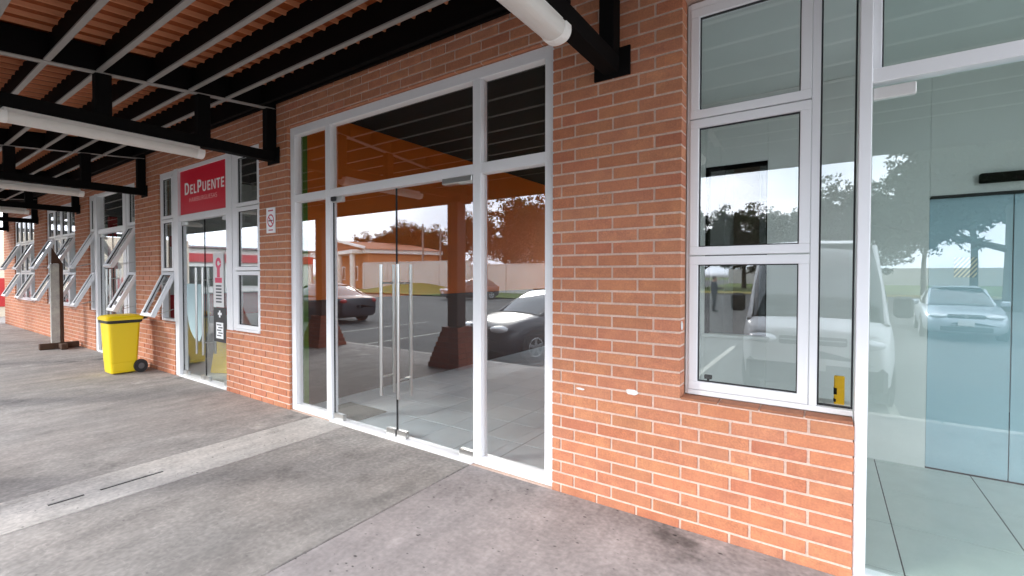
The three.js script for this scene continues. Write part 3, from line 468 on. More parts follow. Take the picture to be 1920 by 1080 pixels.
  // fluorescent battens under the bottom chords
  const where = ['nearest fluorescent batten light, cut by the top edge above the brick pier', 'fluorescent batten light under the truss beside the red shop sign', 'fluorescent batten light under the third truss from the camera', 'fluorescent batten light under the fourth truss from the camera', 'fluorescent batten light under the fifth truss from the camera', 'farthest fluorescent batten light at the canopy end'];
  const l0 = thing('batten_light', where[0], 'light fixture', [TR[0] + 0.01, 2.765, 1.42], 0, 'unlit fluorescent battens under the canopy trusses');
  part('tray', cbox(-0.045, 0.045, -0.045, -0.002, -0.66, 0.66, 0.006), M.fixture, l0);
  const sh = new THREE.Shape(); sh.moveTo(-0.068, -0.04); sh.lineTo(0.068, -0.04); sh.quadraticCurveTo(0.075, -0.11, 0.0, -0.112); sh.quadraticCurveTo(-0.075, -0.11, -0.068, -0.04);
  const dg = new THREE.ExtrudeGeometry(sh, { depth: 1.28, bevelEnabled: false, curveSegments: 10 }); dg.translate(0, 0, -0.64); part('diffuser', dg, M.diffuser, l0);
  for (const s of [1, -1]) { const eg = new THREE.ExtrudeGeometry(sh, { depth: 0.05, bevelEnabled: true, bevelSize: 0.004, bevelThickness: 0.006, bevelSegments: 2, curveSegments: 10 }); eg.translate(0, 0, s * 0.665 - 0.025); part('end_cap', eg, M.fixture, l0); }
  TR.slice(1).forEach((x, i) => copy(l0, where[i + 1], [x + (i === 1 ? -0.1 : 0.0), 2.765, 1.42]));
}

// ───────────────────────── bin and board on the walkway ─────────────────────────
{
  const Y = std({ color: lin(0.78, 0.56, 0.005), roughness: 0.42 }), K = std({ color: lin(0.02, 0.02, 0.02), roughness: 0.7 });
  const b = thing('wheelie_bin', 'yellow plastic wheelie bin with black wheels against the brick wall', 'bin', [-8.86, 0, 0.385]); b.scale.set(0.96, 1, 0.84);
  // tapered body: rounded rectangle sections, front towards +z
  const sec = (w, d, r, y, zo) => { const o = []; for (let c = 0; c < 4; c++) for (let i = 0; i <= 4; i++) { const a = (c + i / 4) * Math.PI / 2, cx = [1, -1, -1, 1][c] * (w / 2 - r), cz = [1, 1, -1, -1][c] * (d / 2 - r); o.push([cx + Math.cos(a) * r, y, cz + Math.sin(a) * r + zo]); } return o; };
  const loft = (secs, cap = true) => { const q = []; for (let i = 0; i < secs.length - 1; i++) { const A = secs[i], B = secs[i + 1], n = A.length; for (let j = 0; j < n; j++) { const k = (j + 1) % n; q.push([A[k], A[j], B[j], B[k]]); } } if (cap) { const T = secs[secs.length - 1], c = [0, 1, 2].map(i => T.reduce((s, p) => s + p[i], 0) / T.length); for (let j = 0; j < T.length; j++) q.push([T[(j + 1) % T.length], T[j], c]); const Bt = secs[0]; for (let j = 0; j < Bt.length; j++) q.push([Bt[j], Bt[(j + 1) % Bt.length], [0, Bt[0][1], 0]]); } return quadGeo(q); };
  part('body', loft([sec(0.36, 0.36, 0.04, 0.02, 0.02), sec(0.37, 0.37, 0.045, 0.05, 0.02), sec(0.375, 0.385, 0.045, 0.17, 0.02), sec(0.385, 0.39, 0.045, 0.18, 0.02), sec(0.445, 0.46, 0.05, 0.78, 0.015)]), Y, b);
  part('rim', loft([sec(0.455, 0.47, 0.05, 0.765, 0.015), sec(0.49, 0.51, 0.05, 0.78, 0.015), sec(0.49, 0.51, 0.05, 0.81, 0.015)]), K, b);
  part('lid', loft([sec(0.50, 0.53, 0.05, 0.812, 0.01), sec(0.505, 0.545, 0.055, 0.845, 0.01), sec(0.46, 0.49, 0.06, 0.872, 0.0), sec(0.3, 0.34, 0.06, 0.885, 0.0)]), Y, b);
  part('handle', tube([[-0.2, 0.82, -0.25], [-0.2, 0.83, -0.31], [0.2, 0.83, -0.31], [0.2, 0.82, -0.25]], 0.014, 8), K, b);
  for (const s of [1, -1]) { const w = part('wheel', cyl(s * 0.225, 0.1, -0.2, 0.1, 0.05, 'x', 28), K, b); part('hub', cyl(s * 0.252, 0.1, -0.2, 0.045, 0.012, 'x', 18), std({ color: lin(0.1, 0.1, 0.1), roughness: 0.5 }), w); }
  part('axle', cyl(0, 0.1, -0.2, 0.012, 0.46, 'x', 10), M.steel, b);
  const wood = std({ color: lin(0.62, 0.6, 0.56), roughness: 0.9, map: rep(clayTex, 1.2) }), dark = std({ color: lin(0.10, 0.05, 0.03), roughness: 0.9, map: rep(clayTex, 1.2) });
  const p = thing('wooden_stand', 'weathered white plank standing on a brown cross base by the wall', 'plank stand', [-12.72, 0, 0.34]);
  part('plank', cbox(-0.04, 0.03, 0.12, 1.7, -0.02, 0.11, 0.006), wood, p); part('plank_edge', cbox(-0.05, 0.035, 0.12, 1.72, -0.075, -0.022, 0.006), dark, p);
  const tip = quadGeo([[[0.03, 1.71, 0.09], [0.03, 1.71, -0.07], [0.03, 2.02, 0.08]], [[-0.03, 1.71, -0.07], [-0.03, 1.71, 0.09], [-0.03, 2.02, 0.08]], [[0.03, 1.71, -0.07], [-0.03, 1.71, -0.07], [-0.03, 2.02, 0.08], [0.03, 2.02, 0.08]], [[-0.03, 1.71, 0.09], [0.03, 1.71, 0.09], [0.03, 2.02, 0.08], [-0.03, 2.02, 0.08]]]); part('tip', tip, dark, p);
  part('base_board', cbox(-0.06, 0.04, 0, 0.12, -0.3, 0.28, 0.008), dark, p); part('base_board', cbox(-0.33, -0.064, 0, 0.115, -0.08, 0.02, 0.008), dark, p); part('base_board', cbox(0.044, 0.3, 0, 0.115, -0.08, 0.02, 0.008), dark, p);
}

// ───────────────────────── vehicles ─────────────────────────
const carGlass = new THREE.MeshPhysicalMaterial({ color: lin(0.015, 0.018, 0.02), roughness: 0.06, clearcoat: 1 }), tyreM = std({ color: lin(0.015, 0.015, 0.015), roughness: 0.85 }), rimM = std({ color: lin(0.55, 0.56, 0.57), metalness: 0.9, roughness: 0.3 });
const lampM = new THREE.MeshPhysicalMaterial({ color: lin(0.75, 0.77, 0.8), roughness: 0.12, clearcoat: 1 }), tailM = std({ color: lin(0.3, 0.01, 0.01), roughness: 0.25 }), trimM = std({ color: lin(0.015, 0.015, 0.016), roughness: 0.55 }), plateM = std({ color: lin(0.6, 0.6, 0.58), roughness: 0.5 });
function smoothLoft(rings, close = false) { // rings of [x,y,z]; smooth normals
  const n = rings[0].length, p = [], idx = [];
  for (const r of rings) for (const v of r) p.push(...v);
  for (let i = 0; i < rings.length - 1; i++) for (let j = 0; j < (close ? n : n - 1); j++) { const k = (j + 1) % n, a = i * n + j, b = i * n + k, c = (i + 1) * n + k, d = (i + 1) * n + j; idx.push(a, b, c, a, c, d); }
  const g = new THREE.BufferGeometry(); g.setAttribute('position', new THREE.Float32BufferAttribute(p, 3)); g.setIndex(idx); g.computeVertexNormals(); g.setAttribute('uv', new THREE.Float32BufferAttribute(new Float32Array(p.length / 3 * 2), 2)); return g;
}
// front of the car at -z. prof: lower body stations [z, bottom, top, halfWidth]; cab: greenhouse stations [z, base, roof, halfBase, halfRoof]
function car(name, label, spec, pos, turn, group) {
  const c = thing(name, label, spec.cat || 'car', pos, turn, group), paint = new THREE.MeshPhysicalMaterial({ color: lin(...spec.color), roughness: 0.35, metalness: spec.metal ?? 0.2, clearcoat: 0.4, clearcoatRoughness: 0.12 });
  const ring = ([z, b, t, w]) => { const o = [[0, b, z], [w * 0.8, b, z], [w * 0.96, b + 0.1, z], [w, b + (t - b) * 0.45, z], [w * 0.99, b + (t - b) * 0.72, z], [w * 0.95, t - 0.05, z], [w * 0.84, t, z], [w * 0.5, t + 0.02, z], [0, t + 0.03, z]]; return [...o, ...o.slice(1, -1).reverse().map(v => [-v[0], v[1], v[2]])]; };
  const pr = spec.prof, cap = (s, dz) => { const m = (s[1] + s[2]) / 2; return [s[0] + dz, m, m + 0.001, s[3] * 0.05]; };
  const near = (s, dz) => [s[0] + dz, s[1] + 0.06, s[2] - 0.06, s[3] * 0.9];
  const rings = [cap(pr[0], -0.07), near(pr[0], -0.065), ...pr, near(pr[pr.length - 1], 0.065), cap(pr[pr.length - 1], 0.07)].map(ring);
  part('body', smoothLoft(rings, true), paint, c);
  const gr = ([z, b, t, w, u]) => { const o = [[w, b, z], [w * 0.985, b + (t - b) * 0.2, z], [(w + u) / 2, b + (t - b) * 0.6, z], [u, t - 0.05, z], [u * 0.85, t, z], [0, t + 0.015, z]]; return [...o, ...o.slice(0, -1).reverse().map(v => [-v[0], v[1], v[2]])]; };
  const cab = spec.cab; part('windows', smoothLoft(cab.map(gr)), carGlass, c);
  const rf = cab.filter(s => s[5]).map(([z, b, t, w, u]) => { const o = [[u * 1.005, t - 0.06, z], [u * 0.99, t - 0.03, z], [u * 0.85, t + 0.012, z], [0, t + 0.03, z]]; return [...o, ...o.slice(0, -1).reverse().map(v => [-v[0], v[1], v[2]])]; });
  part('roof', smoothLoft(rf), paint, c);
  const pil = (s, e) => [1, -1].forEach(k => part('pillar', tube([[k * s[3] * 1.0, s[1] - 0.02, s[0]], [k * e[4] * 1.01, e[2] - 0.04, e[0]]], 0.035, 6), paint, c));
  for (const [a, b] of spec.pillars) pil(cab[a], cab[b]);
  for (const [z, s] of spec.wheels.flatMap(z => [[z, 1], [z, -1]])) {
    const w = new THREE.Group(); w.name = 'wheel'; c.add(w); const R = spec.R, x = s * (spec.w - 0.09); w.position.set(x, R, z);
    const tp = [[R * 0.62, -0.1], [R * 0.93, -0.105], [R, -0.075], [R, 0.075], [R * 0.93, 0.105], [R * 0.62, 0.1]].map(v => new THREE.Vector2(v[0], v[1])); const tg = new THREE.LatheGeometry(tp, 28); tg.rotateZ(Math.PI / 2); part('tyre', tg, tyreM, w);
    const sp = [cyl(s * 0.085, 0, 0, R * 0.2, 0.02, 'x', 14)]; for (let i = 0; i < 5; i++) { const g = cbox(-0.012, 0.012, 0, R * 0.6, -0.03, 0.03, 0.004); g.rotateX(i / 5 * 6.283); g.translate(s * 0.085, 0, 0); sp.push(g); } const rg = new THREE.TorusGeometry(R * 0.6, 0.018, 6, 28); rg.rotateY(Math.PI / 2); rg.translate(s * 0.09, 0, 0); sp.push(rg); part('rim', merge(sp.map(g => { g.deleteAttribute('uv'); g.setAttribute('uv', new THREE.Float32BufferAttribute(new Float32Array(g.attributes.position.count * 2), 2)); return g; })), rimM, w);
    const ag = new THREE.RingGeometry(R * 0.2, R * 1.13, 28); ag.rotateY(s * Math.PI / 2); ag.translate(s * (0.086 + spec.arch), R * 0.03, 0); part('wheel_arch', new THREE.CylinderGeometry(R * 1.13, R * 1.13, 0.04, 28).rotateZ(Math.PI / 2).translate(s * 0.066, 0.02, 0), trimM, w);
  }
  const f = pr[0], bk = pr[pr.length - 1];
  for (const s of [1, -1]) {
    const hl = new THREE.SphereGeometry(1, 16, 10); hl.scale(0.2, 0.075, 0.16); hl.rotateY(-s * 0.5); hl.translate(s * f[3] * 0.76, spec.lampY, f[0] + 0.02); part('headlight', hl, lampM, c);
    const tl = new THREE.SphereGeometry(1, 14, 8); tl.scale(0.14, 0.1, 0.1); tl.translate(s * bk[3] * 0.82, spec.tailY, bk[0] - 0.01); part('tail_light', tl, tailM, c);
    const mh = spec.mirH || 0.075, mr = cbox(-0.1, 0.1, -mh, mh, -0.06, 0.05, 0.035); mr.translate(s * (spec.w + 0.09), spec.mirY, spec.mirZ); part('mirror', mr, spec.darkMirror ? trimM : paint, c);
  }
  part('grille', cbox(-f[3] * 0.5, f[3] * 0.5, spec.lampY - 0.06, spec.lampY + 0.05, f[0] - 0.085, f[0] - 0.02, 0.02), trimM, c); part('lower_intake', cbox(-f[3] * 0.7, f[3] * 0.7, f[1] + 0.04, f[1] + 0.17, f[0] - 0.085, f[0] - 0.02, 0.02), trimM, c);
  part('grille_bar', cbox(-f[3] * 0.48, f[3] * 0.48, spec.lampY + 0.0, spec.lampY + 0.015, f[0] - 0.093, f[0] - 0.08, 0.003), rimM, c); part('badge', cyl(0, spec.lampY + 0.0, f[0] - 0.092, 0.045, 0.012, 'z', 18), rimM, c);
  if (spec.cat) part('bumper', cbox(-f[3] * 1.02, f[3] * 1.02, f[1] - 0.02, f[1] + 0.3, f[0] - 0.08, f[0] + 0.1, 0.05), trimM, c);
  part('number_plate', cbox(-0.16, 0.16, f[1] + 0.19, f[1] + 0.34, f[0] - 0.094, f[0] - 0.086, 0.003), plateM, c);
  return c;
}
const hatch = { color: [0.012, 0.015, 0.028], metal: 0, w: 0.86, R: 0.31, arch: 0.0, wheels: [-1.22, 1.3], lampY: 0.69, tailY: 0.85, mirY: 0.98, mirZ: -0.42, pillars: [[0, 2], [6, 4]],
  prof: [[-1.92, 0.24, 0.68, 0.7], [-1.75, 0.2, 0.78, 0.8], [-1.4, 0.18, 0.86, 0.85], [-0.9, 0.18, 0.93, 0.86], [-0.4, 0.18, 0.96, 0.86], [0.8, 0.18, 0.98, 0.86], [1.6, 0.2, 0.98, 0.84], [1.92, 0.26, 0.92, 0.76]],
  cab: [[-0.98, 0.93, 0.95, 0.7, 0.66], [-0.6, 0.94, 1.2, 0.76, 0.64], [-0.1, 0.95, 1.43, 0.79, 0.6, 1], [0.5, 0.96, 1.48, 0.8, 0.6, 1], [1.2, 0.96, 1.44, 0.79, 0.58, 1], [1.6, 0.96, 1.25, 0.76, 0.58], [1.85, 0.94, 0.97, 0.72, 0.6]] };
const sedan = { color: [0.016, 0.015, 0.022], metal: 0, w: 0.87, R: 0.31, arch: 0, wheels: [-1.38, 1.3], lampY: 0.68, tailY: 0.82, mirY: 0.96, mirZ: -0.5, pillars: [[0, 2], [6, 4]],
  prof: [[-2.2, 0.24, 0.66, 0.72], [-2.0, 0.2, 0.76, 0.82], [-1.5, 0.18, 0.84, 0.86], [-0.9, 0.18, 0.91, 0.87], [0.0, 0.18, 0.94, 0.87], [1.1, 0.18, 0.97, 0.87], [1.8, 0.2, 0.98, 0.84], [2.2, 0.26, 0.92, 0.76]],
  cab: [[-1.05, 0.91, 0.93, 0.7, 0.64], [-0.6, 0.92, 1.2, 0.76, 0.62], [-0.15, 0.93, 1.38, 0.78, 0.58, 1], [0.4, 0.94, 1.42, 0.79, 0.57, 1], [0.9, 0.95, 1.36, 0.78, 0.56, 1], [1.35, 0.96, 1.15, 0.74, 0.58], [1.7, 0.97, 0.99, 0.7, 0.62]] };
const van = { cat: 'van', color: [0.75, 0.76, 0.77], metal: 0, w: 0.9, R: 0.34, arch: 0, wheels: [-1.55, 1.35], lampY: 0.82, tailY: 1.0, mirY: 1.25, mirZ: -1.75, mirH: 0.13, darkMirror: true, pillars: [[0, 2]],
  prof: [[-2.3, 0.26, 0.95, 0.78], [-2.15, 0.22, 1.04, 0.86], [-1.9, 0.2, 1.1, 0.9], [-1.5, 0.2, 1.14, 0.9], [0, 0.2, 1.14, 0.9], [1.5, 0.2, 1.14, 0.9], [2.3, 0.26, 1.12, 0.88]],
  cab: [[-2.05, 1.06, 1.08, 0.8, 0.74], [-1.75, 1.1, 1.65, 0.85, 0.73], [-1.35, 1.12, 2.06, 0.88, 0.7, 1], [-0.6, 1.12, 2.14, 0.89, 0.72, 1], [0.8, 1.12, 2.15, 0.89, 0.72, 1], [2.1, 1.12, 2.12, 0.88, 0.72, 1], [2.28, 1.12, 1.6, 0.87, 0.74]] };
car('parked_car', 'dark blue hatchback reflected in the right pane of the empty shop', hatch, [-5.25, LOT, 6.35], 0.30, 'cars reflected in the glass');
car('parked_car', 'dark sedan reflected behind the left leaf of the empty shop door', sedan, [-16.1, LOT, 7.6], Math.PI / 2, 'cars reflected in the glass');
car('parked_van', 'white van reflected in the narrow pane beside the right door', van, [-0.14, LOT, 6.7], 0).scale.y = 1.08;
car('parked_car', 'silver car reflected over the blue partition at right', { ...sedan, color: [0.5, 0.55, 0.6], metal: 0.5 }, [3.25, LOT, 16.0], 0.08, 'cars reflected in the glass');
car('parked_car', 'small dark car far across the lot beside the reflected column', { ...hatch, color: [0.06, 0.05, 0.05] }, [-20.9, LOT, 22.3], 0.5, 'cars reflected in the glass');

// ───────────────────────── a person across the lot ─────────────────────────
{
  const H = 1.68, J = {}; // joints, facing +x (towards the van)
  const B = [ // [x,y,z,r] -> [x,y,z,r]
    [[0, 0.93, 0.0, 0.15], [0.01, 1.2, 0, 0.145]], [[0.01, 1.2, 0, 0.145], [0.0, 1.38, 0, 0.13]], [[0, 1.38, -0.14, 0.075], [0, 1.38, 0.14, 0.075]], [[0, 1.4, 0, 0.06], [0.015, 1.5, 0, 0.052]],
    [[0.02, 1.55, 0, 0.082], [0.025, 1.6, 0, 0.088]], [[0.05, 1.53, 0, 0.055], [0.06, 1.56, 0, 0.06]], [[0.1, 1.565, 0, 0.012], [0.115, 1.55, 0, 0.014]], [[0.02, 1.565, 0.085, 0.016], [0.02, 1.59, 0.088, 0.016]], [[0.02, 1.565, -0.085, 0.016], [0.02, 1.59, -0.088, 0.016]],
    [[0, 0.93, 0.09, 0.1], [0.03, 0.5, 0.12, 0.07]], [[0.03, 0.5, 0.12, 0.068], [-0.02, 0.1, 0.13, 0.05]], [[-0.02, 0.05, 0.13, 0.045], [0.16, 0.035, 0.14, 0.036]],
    [[0, 0.93, -0.09, 0.1], [0.0, 0.5, -0.12, 0.07]], [[0.0, 0.5, -0.12, 0.068], [-0.05, 0.1, -0.13, 0.05]], [[-0.05, 0.05, -0.13, 0.045], [0.13, 0.035, -0.14, 0.036]],
    [[0, 1.36, 0.2, 0.062], [-0.03, 1.1, 0.27, 0.05]], [[-0.03, 1.1, 0.27, 0.048], [0.05, 0.87, 0.28, 0.036]], [[0, 1.36, -0.2, 0.062], [0.06, 1.12, -0.25, 0.05]], [[0.06, 1.12, -0.25, 0.048], [0.28, 1.14, -0.2, 0.036]],
  ];
  const dist = (p, a, b) => { const d = [b[0] - a[0], b[1] - a[1], b[2] - a[2]], q = [p[0] - a[0], p[1] - a[1], p[2] - a[2]], L = d[0] ** 2 + d[1] ** 2 + d[2] ** 2, t = cl((q[0] * d[0] + q[1] * d[1] + q[2] * d[2]) / (L || 1e-9)); return Math.hypot(q[0] - d[0] * t, q[1] - d[1] * t, q[2] - d[2] * t) - (a[3] + (b[3] - a[3]) * t); };
  const N = 96, mc = new MarchingCubes(N, new THREE.MeshBasicMaterial(), false, false, 90000); mc.isolation = 0; const S = 1.8;
  for (let k = 0; k < N; k++) for (let j = 0; j < N; j++) for (let i = 0; i < N; i++) {
    const p = [(i - N / 2) / (N / 2) * S / 2, (j - N / 2) / (N / 2) * S / 2 + 0.85, (k - N / 2) / (N / 2) * S / 2]; let s = 0; if (Math.abs(p[0]) > 0.42 || Math.abs(p[2]) > 0.42) { mc.field[i + j * N + k * N * N] = -1; continue; }
    for (const [a, b] of B) { const d = dist(p, a, b); if (d < 0.25) s += Math.exp(-d * 60); } mc.field[i + j * N + k * N * N] = s > 0 ? Math.log(s) / 60 : -0.3;
  }
  mc.update(); const n = mc.count, pos = new Float32Array(n * 3), nor = new Float32Array(n * 3), col = new Float32Array(n * 3);
  for (let i = 0; i < n; i++) { const x = mc.positionArray[i * 3] * S / 2, y = mc.positionArray[i * 3 + 1] * S / 2 + 0.85, z = mc.positionArray[i * 3 + 2] * S / 2; pos.set([x, y, z], i * 3); nor.set([mc.normalArray[i * 3], mc.normalArray[i * 3 + 1], mc.normalArray[i * 3 + 2]], i * 3); const c = y > 1.45 ? [0.32, 0.18, 0.12] : y > 0.92 ? [0.02, 0.022, 0.035] : y > 0.09 ? [0.018, 0.018, 0.024] : [0.01, 0.01, 0.01]; col.set(c, i * 3); }
  const g0 = new THREE.BufferGeometry(); g0.setAttribute('position', new THREE.BufferAttribute(pos, 3)); g0.setAttribute('normal', new THREE.BufferAttribute(nor, 3)); g0.setAttribute('color', new THREE.BufferAttribute(col, 3));
  const hand = (wx, wy, wz, dir) => { const gs = []; const fing = [[-0.03, 0.07], [-0.011, 0.08], [0.009, 0.075], [0.028, 0.06]]; const up = dir === 'down'; const tr = (a, b, r) => tube(up ? [[wx + a[1], wy - a[0], wz + a[2]], [wx + (a[1] + b[1]) / 2 + 0.006, wy - (a[0] + b[0]) / 2, wz + (a[2] + b[2]) / 2], [wx + b[1], wy - b[0], wz + b[2]]] : [[wx + a[0], wy + a[1], wz + a[2]], [wx + (a[0] + b[0]) / 2, wy + (a[1] + b[1]) / 2 + 0.006, wz + (a[2] + b[2]) / 2], [wx + b[0], wy + b[1], wz + b[2]]], r, 6);
    gs.push(tr([-0.01, 0, -0.015], [0.08, 0, -0.015], 0.022), tr([-0.01, 0, 0.015], [0.08, 0, 0.015], 0.022)); for (const [z, l] of fing) gs.push(tr([0.075, 0, z], [0.08 + l, -0.02, z * 1.1], 0.0085)); gs.push(tr([0.02, 0, 0.03], [0.07, 0.01, 0.065], 0.0095)); return gs; };
  const hg = [...hand(0.05, 0.86, 0.28, 'down'), ...hand(0.28, 1.14, -0.2, 'fwd')].map(g => { const h = g.toNonIndexed(); h.deleteAttribute('uv'); const c = new Float32Array(h.attributes.position.count * 3); for (let i = 0; i < c.length; i += 3) { c[i] = 0.32; c[i + 1] = 0.18; c[i + 2] = 0.12; } h.setAttribute('color', new THREE.BufferAttribute(c, 3)); return h; });
  const pr = thing('person', 'person in dark clothes standing beside the van, mirrored in the lowest sash', 'person', [-4.44, LOT, 20.8], -0.4);
  part('body', mergeGeometries([g0, ...hg]), std({ vertexColors: true, roughness: 0.85 }), pr);
  const hair = new THREE.SphereGeometry(0.098, 20, 14, 0, 6.284, 0, 1.75); hair.rotateZ(0.45); hair.scale(1.02, 1, 0.95); hair.translate(0.012, 1.612, 0); part('hair', hair, std({ color: lin(0.012, 0.01, 0.009), roughness: 0.8 }), pr);
}

// ───────────────────────── boundary wall, far building, poles, lawn ─────────────────────────
{
  const ww = std({ color: lin(0.66, 0.63, 0.6), roughness: 0.95, map: rep(plasterTex, 0.15) });
  const bw = thing('boundary_wall', 'long off-white boundary wall across the lot mirrored in the empty shop', 'wall');
  part('section', cbox(-44, -28.2, LOT, 2.75, 31, 31.2, 0.02), ww, bw); part('section', cbox(-28.2, -12.5, LOT, 2.35, 31.02, 31.22, 0.02), ww, bw); part('coping', cbox(-44, -28.2, 2.752, 2.85, 30.95, 31.25, 0.02), ww, bw); part('coping', cbox(-28.2, -12.5, 2.352, 2.44, 30.97, 31.27, 0.02), ww, bw);
  for (const x of [-43.9, -40, -36, -32.2, -28.1, -24, -20, -16, -12.6]) part('pilaster', cbox(x - 0.15, x + 0.15, LOT, x < -28 ? 2.74 : 2.34, 30.9, 30.998, 0.02), ww, bw);
  // lawn strip with a mound
  const q = []; const hgt = (x, z) => LOT + 0.03 + 0.9 * Math.exp(-(((x + 33) / 5) ** 2 + ((z - 28.5) / 2.5) ** 2)) + 0.05;
  for (let x = -60; x < -10; x += 1) for (let z = 24; z < 31; z += 1) q.push([[x, hgt(x, z), z], [x, hgt(x, z + 1), z + 1], [x + 1, hgt(x + 1, z + 1), z + 1], [x + 1, hgt(x + 1, z), z]]);
  struct('lawn', quadGeo(q), M.grass);
  const q2 = []; const h2 = (x, z) => LOT + 0.12 + cl((z - 44) / 30) * 0.35; for (let x = -12; x < 90; x += 3) for (let z = 44 - 0; z < 120; z += 4) q2.push([[x, h2(x, z), z], [x, h2(x, z + 4), z + 4], [x + 3, h2(x + 3, z + 4), z + 4], [x + 3, h2(x + 3, z), z]]);
  struct('lawn', quadGeo(q2), M.grass); const kb = struct('lawn_kerb'); for (let x = -12; x < 90; x += 3) part('kerb_stone', cbox(x + 0.01, x + 2.99, LOT, LOT + 0.2, 43.8, 43.995, 0.02), std({ color: lin(0.62, 0.52, 0.2), roughness: 0.9 }), kb);
  // one-storey building with a pediment, orange tiled roof and white columns
  const b = thing('portico_building', 'orange and white one-storey building with portico mirrored behind the door handles', 'building', [-56, LOT, 36], 0.35);
  const ow = std({ color: lin(0.5, 0.2, 0.09), roughness: 0.9, map: rep(plasterTex, 0.2) }), wp = std({ color: lin(0.78, 0.76, 0.72), roughness: 0.7 }), rt = std({ color: lin(0.34, 0.11, 0.05), roughness: 0.9, map: rep(clayTex, 0.4) });
  part('wall', cbox(-13, 13, 0, 4.2, 0, 9, 0.05), ow, b); part('cornice', cbox(-13.4, 13.4, 4.2, 4.7, -0.4, 9.4, 0.05), wp, b);
  const gs = new THREE.Shape(); gs.moveTo(-13.6, 0); gs.lineTo(0, 1.7); gs.lineTo(13.6, 0); const gg = new THREE.ExtrudeGeometry(gs, { depth: 10, bevelEnabled: false }); gg.translate(0, 4.702, -0.5); part('roof', gg, rt, b); const gs2 = new THREE.Shape(); gs2.moveTo(-13.7, 0); gs2.lineTo(0, 1.72); gs2.lineTo(13.7, 0); gs2.lineTo(13.7, 0.28); gs2.lineTo(0, 2.0); gs2.lineTo(-13.7, 0.28); const gf = new THREE.ExtrudeGeometry(gs2, { depth: 0.3, bevelEnabled: false }); gf.translate(0, 4.7, -0.85); part('gable_trim', gf, wp, b);
  for (const x of [-11, -5.5, 0, 5.5, 11]) part('column', cyl(x, 2.1, -1.2, 0.32, 4.2, 'y', 18), wp, b); part('porch_beam', cbox(-12, 12, 4.2, 4.65, -1.6, -0.42, 0.03), wp, b);
  for (const x of [-8.3, -2.8, 2.8, 8.3]) { const w = part('window', cbox(x - 0.9, x + 0.9, 1.0, 2.8, -0.06, 0.02, 0.02), wp, b); part('window_glass', cbox(x - 0.75, x + 0.75, 1.15, 2.65, -0.09, -0.065, 0.004), carGlass, w); }
  const sh = thing('roadside_shop', 'white roadside shop with red fascia mirrored in the second shop windows', 'building', [-48, LOT, 16], Math.PI / 2);
  part('wall', cbox(-11, 11, 0, 4.2, -6, 0, 0.05), wp, sh); part('fascia', cbox(-11.1, 11.1, 2.9, 3.7, 0.002, 0.25, 0.03), std({ color: lin(0.5, 0.02, 0.03), roughness: 0.6 }), sh); part('roof', cbox(-11.3, 11.3, 4.2, 4.4, -6.3, 0.5, 0.04), M.roofGrey, sh);
  for (const x of [-8, -4, 0, 4, 8]) { const w = part('window', cbox(x - 1.4, x + 1.4, 0.5, 2.6, 0.002, 0.05, 0.01), wp, sh); part('window_glass', cbox(x - 1.3, x + 1.3, 0.6, 2.5, 0.052, 0.06, 0.002), carGlass, w); }
  const fw = thing('far_wall', 'pale far wall behind the lawn trees mirrored at right', 'wall', [0, LOT, 72]); part('section', cbox(-12, 95, 0, 2.6, 0, 0.25, 0.03), ww, fw);
  // utility poles
  const pm = std({ color: lin(0.18, 0.17, 0.16), roughness: 0.9 });
  [[-36, 32.6, 'tallest utility pole mirrored left of the column'], [-33.6, 32.8, 'middle utility pole mirrored behind the boundary wall'], [-31.2, 33, 'thin utility pole mirrored close to the column']].forEach(([x, z, l], i) => { const p = thing('utility_pole', l, 'pole', [x, LOT, z], 0.4, 'utility poles behind the boundary wall'); part('shaft', cyl(0, 3.6 - i * 0.3, 0, 0.14, 7.2 - i * 0.6, 'y', 10, 0.09), pm, p); part('crossarm', cbox(-0.8, 0.8, 6.6 - i * 0.6, 6.72 - i * 0.6, -0.06, 0.06, 0.01), pm, p); });
  // pale end wall and red car beyond the far end of the shops
  const ew = thing('yard_wall', 'cream yard wall at the far left end of the walkway', 'wall', [-24, 0, 0]); part('section', cbox(-0.1, 0.1, -0.2, 3.0, -4, 6, 0.02), std({ color: lin(0.72, 0.62, 0.48), roughness: 0.9, map: rep(plasterTex, 0.3) }), ew); part('red_panel', cbox(0.102, 0.13, 0.35, 1.35, -0.6, 3.6, 0.01), std({ color: lin(0.45, 0.02, 0.02), roughness: 0.5 }), ew);
}

